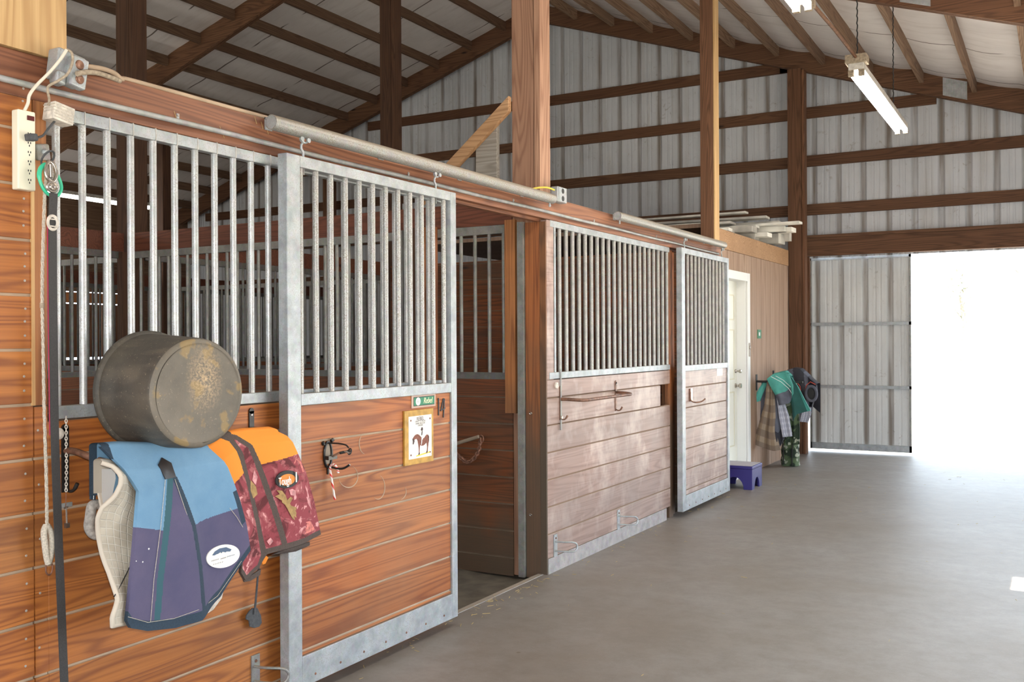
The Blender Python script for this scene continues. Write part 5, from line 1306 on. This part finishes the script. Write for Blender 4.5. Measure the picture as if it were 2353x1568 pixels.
# --- fleece girth cover and navy strap behind the quilted pad
t = thing('fleece_cover', 'grey fleece roll on a navy strap behind the quilted pad', 'girth cover', (.08, 2.05, .8))
mb = MB(); mb.tube(smoothpts([X_(226, 1160, .09), X_(212, 1163, .09), X_(207, 1190, .09), X_(205, 1212, .09), X_(216, 1228, .09), X_(236, 1230, .09)], 5), [.012]+[.017]*24+[.013], 'fleece', 14); mb.build('fleece_roll', t, smooth=True)
mb = MB(); mb.prism(xpoly([(252, 1022), (262, 1026), (234, 1062), (222, 1100), (220, 1150), (208, 1148), (214, 1100), (232, 1055)], .10), (-.006, 0, 0), 'navy'); mb.tube([X_(218, 1100, .103), X_(215, 1148, .103)], .001, 'logo_white', 5); mb.build('navy_strap', t)
mb = MB(); mb.prism(xpoly([(221, 1232), (232, 1236), (236, 1244), (226, 1240)], .09), (-.006, 0, 0), 'sky_blue'); mb.build('blue_tag', t)

# --- rubber tub
t = thing('feed_tub', 'round dusty black rubber feed tub lying on its side over the saddle pads', 'feed tub', (.2, 2.33, 1.13))
c = Vector((.045, 2.345, 1.322)); ax = Vector((1, -.10, -.012)).normalized()
mb = MB(); mb.lathe(c, ax, [(0, .196), (-.006, .199), (-.008, .204), (0, .210), (.010, .210), (.016, .208), (.020, .199), (.05, .197), (.12, .195), (.2, .191), (.262, .187), (.276, .184), (.284, .177), (.286, .168)], 'tub', 72, mfun=lambda i: 'tub_base' if i >= 11 else 'tub')
mb.lathe(c, ax, [(0, .196), (.05, .192), (.2, .185), (.27, .178), (.274, .0)], 'tub', 72); wo = mb.build('tub_wall', t, smooth=True)
for v in wo.data.vertices:
    a = math.atan2(v.co.z, v.co.y); v.co += Vector((0, math.cos(a), math.sin(a)))*.0035*math.sin(3*a+1)
mb = MB(); mb.lathe(c, ax, [(.286, .168), (.283, .164), (.282, .158), (.2825, .05), (.284, 0)], 'tub_base', 72); mb.build('tub_bottom', t, smooth=True)

# ================================================================== STEP STOOL
t = thing('step_stool', 'purple step stool with arched legs on the concrete beyond the stall doors', 'step stool', (0, 9.68, 0))
def archpts(a0, a1, h, w0, w1, ah, n=10):
    P = [(a0, 0), (a0, h), (a1, h), (a1, 0), (w1, 0)]
    for i in range(n+1): an = PI*i/n; P.append(((w0+w1)/2+(w1-w0)/2*math.cos(an), ah*math.sin(an)))
    P.append((w0, 0)); return P
sx0, sx1, sy0, sy1 = -.155, .185, 9.50, 9.86
mb = MB()
for y in (sy0, sy1-.02): mb.prism([(a, y, b) for a, b in archpts(sx0, sx1, .20, sx0+.07, sx1-.085, .12)], (0, .02, 0), 'purple')
for x in (sx0+.018, sx1-.001): mb.prism([(x, a, b) for a, b in archpts(sy0+.021, sy1-.021, .20, sy0+.09, sy1-.09, .11)], (-.017, 0, 0), 'purple')
mb.build('arched_base', t)
mb = MB(); mb.box(sx0-.004, sx1+.004, sy0-.004, sy1+.004, .201, .232, 'purple'); mb.build('step_top', t, bevel=.006)
mb = MB(); mb.box(sx0+.008, sx1-.008, sy0+.008, sy1-.008, .2325, .236, 'lilac'); mb.build('grip_pad', t, bevel=.001)

# ================================================================== BLANKETS ON ARMS OF THE TACK WALL
BY = 11.0
t = thing('blanket_rack', 'black swing arm rack sticking out of the plywood wall', 'blanket rack', (TX, BY, 1.0), 'blanket rack arms')
ZA = at(1745, 877, 'y', BY).z
mb = MB(); mb.tube([(TX+.006, BY, ZA), (.34, BY, ZA)], .013, 'black', 10); mb.build('arm', t, smooth=True)
mb = MB(); mb.box(TX+.0005, TX+.006, BY-.03, BY+.03, ZA-.10, ZA+.08, 'black'); mb.build('wall_plate', t)
BY2 = 11.75; ZB = at(1820, 868, 'y', BY2).z
t = thing('blanket_rack', 'second black swing arm rack farther along the plywood wall', 'blanket rack', (TX, BY2, 1.0), 'blanket rack arms')
mb = MB(); mb.tube([(TX+.006, BY2, ZB-.02), (.22, BY2, ZB-.02)], .013, 'black', 10); mb.build('arm', t, smooth=True)
mb = MB(); mb.box(TX+.0005, TX+.006, BY2-.03, BY2+.03, ZB-.10, ZB+.08, 'black'); mb.build('wall_plate', t)
fold = lambda a, f, ph=0.: (lambda u, v: -a*math.sin(u*f+ph)*min(1, .25+v))
def bpart(t, name, T, B, L, R, y, dep, mf, th=.02, over=(.12, .35), nu=40, nv=50, edge=None):
    cl = Cloth(T, B, L, R, 'y', y, dep, nu, nv); return cl, cl.build(name, t, mf, th=th, over=over, edge=edge)
GB = 'blankets on the rack arms'
t = thing('horse_blanket', 'brown plaid wool blanket hanging lowest on the nearer rack arm', 'blanket', (0, BY, .3), GB)
bpart(t, 'dark_side', [(1750, 878), (1800, 872)], [(1745, 1010), (1780, 1030), (1795, 1010)], [(1750, 878), (1745, 1010)], [(1800, 872), (1795, 1010)], BY+.03, fold(.012, 14), lambda x, y, u, v: 'greycloth', over=(.03, .1))
bpart(t, 'plaid_face', [(1762, 880), (1778, 878)], [(1730, 1019), (1755, 1031), (1780, 1037), (1792, 1035)], [(1762, 880), (1756, 930), (1742, 980), (1730, 1019)], [(1778, 878), (1781, 940), (1782, 990), (1792, 1035)], BY-.03, fold(.02, 11), lambda x, y, u, v: 'plaid', over=(.06, .3))
bpart(t, 'navy_lining', [(1776, 885), (1794, 885)], [(1778, 1022), (1790, 1030), (1802, 1008)], [(1776, 885), (1778, 960), (1778, 1022)], [(1794, 885), (1797, 960), (1802, 1008)], BY-.005, fold(.012, 9), lambda x, y, u, v: 'blackcloth' if v > .74 else 'greycloth', over=(.03, .2))
t = thing('horse_blanket', 'pale plaid cloth hanging right of the brown plaid blanket', 'blanket', (.1, BY, .5), GB)
bpart(t, 'plaid_cloth', [(1783, 905), (1795, 905)], [(1798, 1005), (1820, 1003)], [(1783, 905), (1790, 960), (1798, 1005)], [(1795, 905), (1812, 955), (1820, 1003)], BY-.028, fold(.01, 9), lambda x, y, u, v: 'plaid_w', over=(.05, .1))
t = thing('horse_blanket', 'teal blanket with white piping draped over the nearer rack arm', 'blanket', (.2, BY, .8), GB)
cl, o = bpart(t, 'folded_layer', [(1762, 872), (1778, 860), (1800, 856), (1812, 860)], [(1790, 932), (1812, 928), (1824, 905)], [(1762, 872), (1772, 892), (1785, 915), (1790, 932)], [(1812, 860), (1823, 885), (1824, 905)], BY-.07, fold(.03, 8), lambda x, y, u, v: 'teal' if v < .62 or u > .8 else 'greycloth', over=(.14, .3))
mb = MB(); cl.line([(1772, 866), (1795, 878), (1812, 893), (1820, 905)], .003, 'logo_white', mb); cl.line([(1782, 864), (1800, 874), (1817, 890)], .0025, 'logo_white', mb); mb.build('white_piping', o, smooth=True)
bpart(t, 'sloping_layer', [(1790, 857), (1806, 854), (1818, 866)], [(1822, 968), (1832, 952), (1862, 944)], [(1790, 857), (1814, 900), (1820, 940), (1822, 968)], [(1818, 866), (1834, 890), (1850, 922), (1862, 944)], BY-.035, fold(.03, 6), lambda x, y, u, v: 'teal' if u > .80 or v < .10 else 'dkteal', over=(.10, .3))
bpart(t, 'small_flap', [(1752, 880), (1764, 880)], [(1729, 917), (1736, 925), (1746, 922)], [(1752, 880), (1740, 900), (1729, 917)], [(1764, 880), (1754, 902), (1746, 922)], BY+.01, fold(.01, 5), lambda x, y, u, v: 'teal', over=(.03, .05))
t = thing('horse_blanket', 'green camouflage cloth hanging behind the pale plaid cloth', 'blanket', (.15, BY+.15, .3), GB)
bpart(t, 'camouflage_cloth', [(1800, 880), (1830, 880)], [(1800, 1024), (1836, 1022)], [(1800, 880), (1806, 980), (1800, 1024)], [(1830, 880), (1837, 985), (1836, 1022)], BY+.16, fold(.02, 12), lambda x, y, u, v: 'greencamo', over=(.06, .2))
t = thing('horse_blanket', 'black turnout blanket with red trim on the farther rack arm', 'blanket', (.2, BY2, .7), GB)
cl, o = bpart(t, 'black_cover', [(1808, 852), (1825, 847), (1838, 849), (1862, 872), (1877, 884)], [(1848, 968), (1858, 972), (1868, 925)], [(1808, 852), (1822, 880), (1836, 900), (1845, 930), (1848, 968)], [(1877, 884), (1880, 905), (1875, 918), (1868, 925)], BY2-.03, fold(.04, 8), lambda x, y, u, v: 'greycloth' if (u+v*.5) % .5 < .16 else 'blackcloth', over=(.2, .35))
mb = MB(); cl.line([(1850, 898), (1853, 886), (1862, 878), (1874, 884)], .005, 'redtrim', mb, .01); mb.build('red_trim', o, smooth=True)
mb = MB(); cl.line([(1832, 880), (1838, 888), (1840, 898)], .004, 'redtrim', mb, .01); mb.build('red_trim', o, smooth=True)
a = at(1864, 905, 'y', BY2-.08)
mb = MB(); mb.ring(a, (.060, 0, .01), (-.01, 0, .085), .018, 'greycloth', 24, 8); mb.prism([a+Vector((.056*math.cos(q), .01, .082*math.sin(q))) for q in [2*PI*i/20 for i in range(20)]], (0, .02, 0), 'black'); mb.build('rolled_edge', o, smooth=True)
bpart(t, 'grey_blue_lining', [(1838, 938), (1862, 938)], [(1832, 968), (1856, 972)], [(1838, 938), (1834, 955), (1832, 968)], [(1862, 938), (1862, 955), (1856, 972)], BY2-.10, fold(.02, 6), lambda x, y, u, v: 'greycloth' if u < .3 else 'plaid_w', over=(.06, .04))
# camouflage hamper under the blankets
t = thing('camouflage_hamper', 'boxy green camouflage bag standing on the floor below the blankets', 'bag', (-.02, 11.55, 0))
mb = MB(); x0, x1 = at(1791, 1050, 'y', 11.45).x, at(1831, 1050, 'y', 11.45).x
n = 14; k = mb.mid('greencamo'); i0 = len(mb.v); hh = .30
for j in range(6):
    for i in range(n):
        an = 2*PI*i/n; c, s = math.cos(an), math.sin(an); sq = 1/max(abs(c), abs(s))**.7
        mb.v.append(Vector(((x0+x1)/2+(x1-x0)/2*c*sq*(1-.01*j)+.006*math.sin(j*3+i), 11.56+.10*s*sq+.006*math.sin(i*2+j), .004+hh*j/5)))
for j in range(5):
    for i in range(n): mb.face((i0+j*n+i, i0+j*n+(i+1) % n, i0+(j+1)*n+(i+1) % n, i0+(j+1)*n+i), k)
mb.face([i0+i for i in range(n)], k); mb.face([i0+5*n+i for i in range(n)], k)
mb.build('bag_body', t, smooth=True)
mb = MB(); mb.tube(smoothpts([(x0+.04, 11.44, hh), (x0+.05, 11.43, hh*.6), (x0+.05, 11.43, .02)], 4), .008, 'black', 6); mb.tube(smoothpts([(x1-.04, 11.44, hh), (x1-.05, 11.43, hh*.6), (x1-.05, 11.43, .02)], 4), .008, 'black', 6); mb.build('bag_strap', t, smooth=True)

# ================================================================== LOOSE HAY AND DIRT
rg = random.Random(5)
mb = MB()
for q in range(170):
    if q < 110: y = rg.uniform(2.9, 9.2); x = .02+abs(rg.gauss(0, .06)) if q % 2 else rg.uniform(-.15, .15); y = y if q % 2 else rg.uniform(4.3, 5.4)
    else: x, y = rg.uniform(.2, 2.8), rg.uniform(4, 12)
    if x < -.05: continue
    an = rg.uniform(0, PI); L = rg.uniform(.004, .022); r = rg.uniform(.0006, .0016)
    mb.tube([(x-L*math.cos(an), y-L*math.sin(an), .002), (x+L*math.cos(an), y+L*math.sin(an), .002+rg.uniform(0, .004))], r, 'hay', 4)
tag(mb.build('hay_scraps'), 'loose hay scraps and crumbs scattered on the concrete floor', 'hay', kind='stuff')
mb = MB()
for q in range(60):
    y = rg.uniform(2.1, 5.3) if q % 2 else rg.uniform(2.2, 3.2); x = rg.uniform(-.045, -.003); an = rg.uniform(-.6, .6); L = rg.uniform(.01, .03)
    mb.tube([(x, y-L, 2.409), (x+.01*math.sin(an), y+L*math.cos(an), 2.411+rg.uniform(0, .014))], .0008, 'hay', 4)
for (px, py) in ((505, 290), (510, 300), (585, 268), (600, 280), (612, 292), (400, 255)):
    a = X_(px, py, .003); mb.tube([a, a+Vector((.0, .012, -.028))], .0009, 'hay', 4)
tag(mb.build('hay_scraps'), 'stray hay stems caught on the header beam', 'hay', kind='stuff')
mb = MB()
for y0_, y1_ in ((4.28, 5.46),): mb.box(-.062, -.025, y0_, y1_, -.02, .003, 'kick')
o = mb.build('trim_3'); struct(o)

# ================================================================== LIGHT
w = bpy.data.worlds.new('world'); bpy.context.scene.world = w; w.use_nodes = True
nt = w.node_tree; bg = nt.nodes['Background']; bg.inputs[0].default_value = (.76, .88, 1.0, 1); bg.inputs[1].default_value = SKY
sd = bpy.data.lights.new('sun', 'SUN'); so = bpy.data.objects.new('sun', sd); C.objects.link(so); sd.energy = SUN; sd.angle = .01; sd.color = (1, .95, .85)
v = Vector((-.5, .0, -.866)); so.rotation_euler = v.to_track_quat('-Z', 'Y').to_euler()
def portal(name, loc, rot, sx, sy):
    l = bpy.data.lights.new(name, 'AREA'); l.shape = 'RECTANGLE'; l.size = sx; l.size_y = sy; l.cycles.is_portal = True
    o = bpy.data.objects.new(name, l); C.objects.link(o); o.location = loc; o.rotation_euler = rot
portal('daylight_portal', (2.45, YF+.25, 1.28), (math.radians(-90), 0, 0), 2.6, 2.6)
portal('daylight_portal', (-9.8, YB-.1, 1.6), (math.radians(90), 0, 0), 3.3, 3.2)  # guides skylight through the added left-aisle opening
portal('daylight_portal', (1.55, YB-.1, 1.65), (math.radians(90), 0, 0), 4.4, 3.4)
portal('daylight_portal', (XR+.1, 5.9, 1.0), (0, math.radians(90), 0), 2.1, 4.7)
# camera flash
l = bpy.data.lights.new('camera_flash', 'SPOT'); l.energy = FLASH; l.shadow_soft_size = .025; l.spot_size = math.radians(100); l.spot_blend = .6; l.color = (1, .95, .87)
o = bpy.data.objects.new('camera_flash', l); C.objects.link(o); o.location = CAM+UP*.10+RT*.02-fwd*.02; o.rotation_euler = fwd.to_track_quat('-Z', 'Y').to_euler()
vs = bpy.context.scene.view_settings; vs.view_transform = 'Standard'; vs.look = 'None'; vs.gamma = 1; vs.use_curve_mapping = False; vs.exposure = EXPO
bpy.context.scene.display_settings.display_device = 'sRGB'
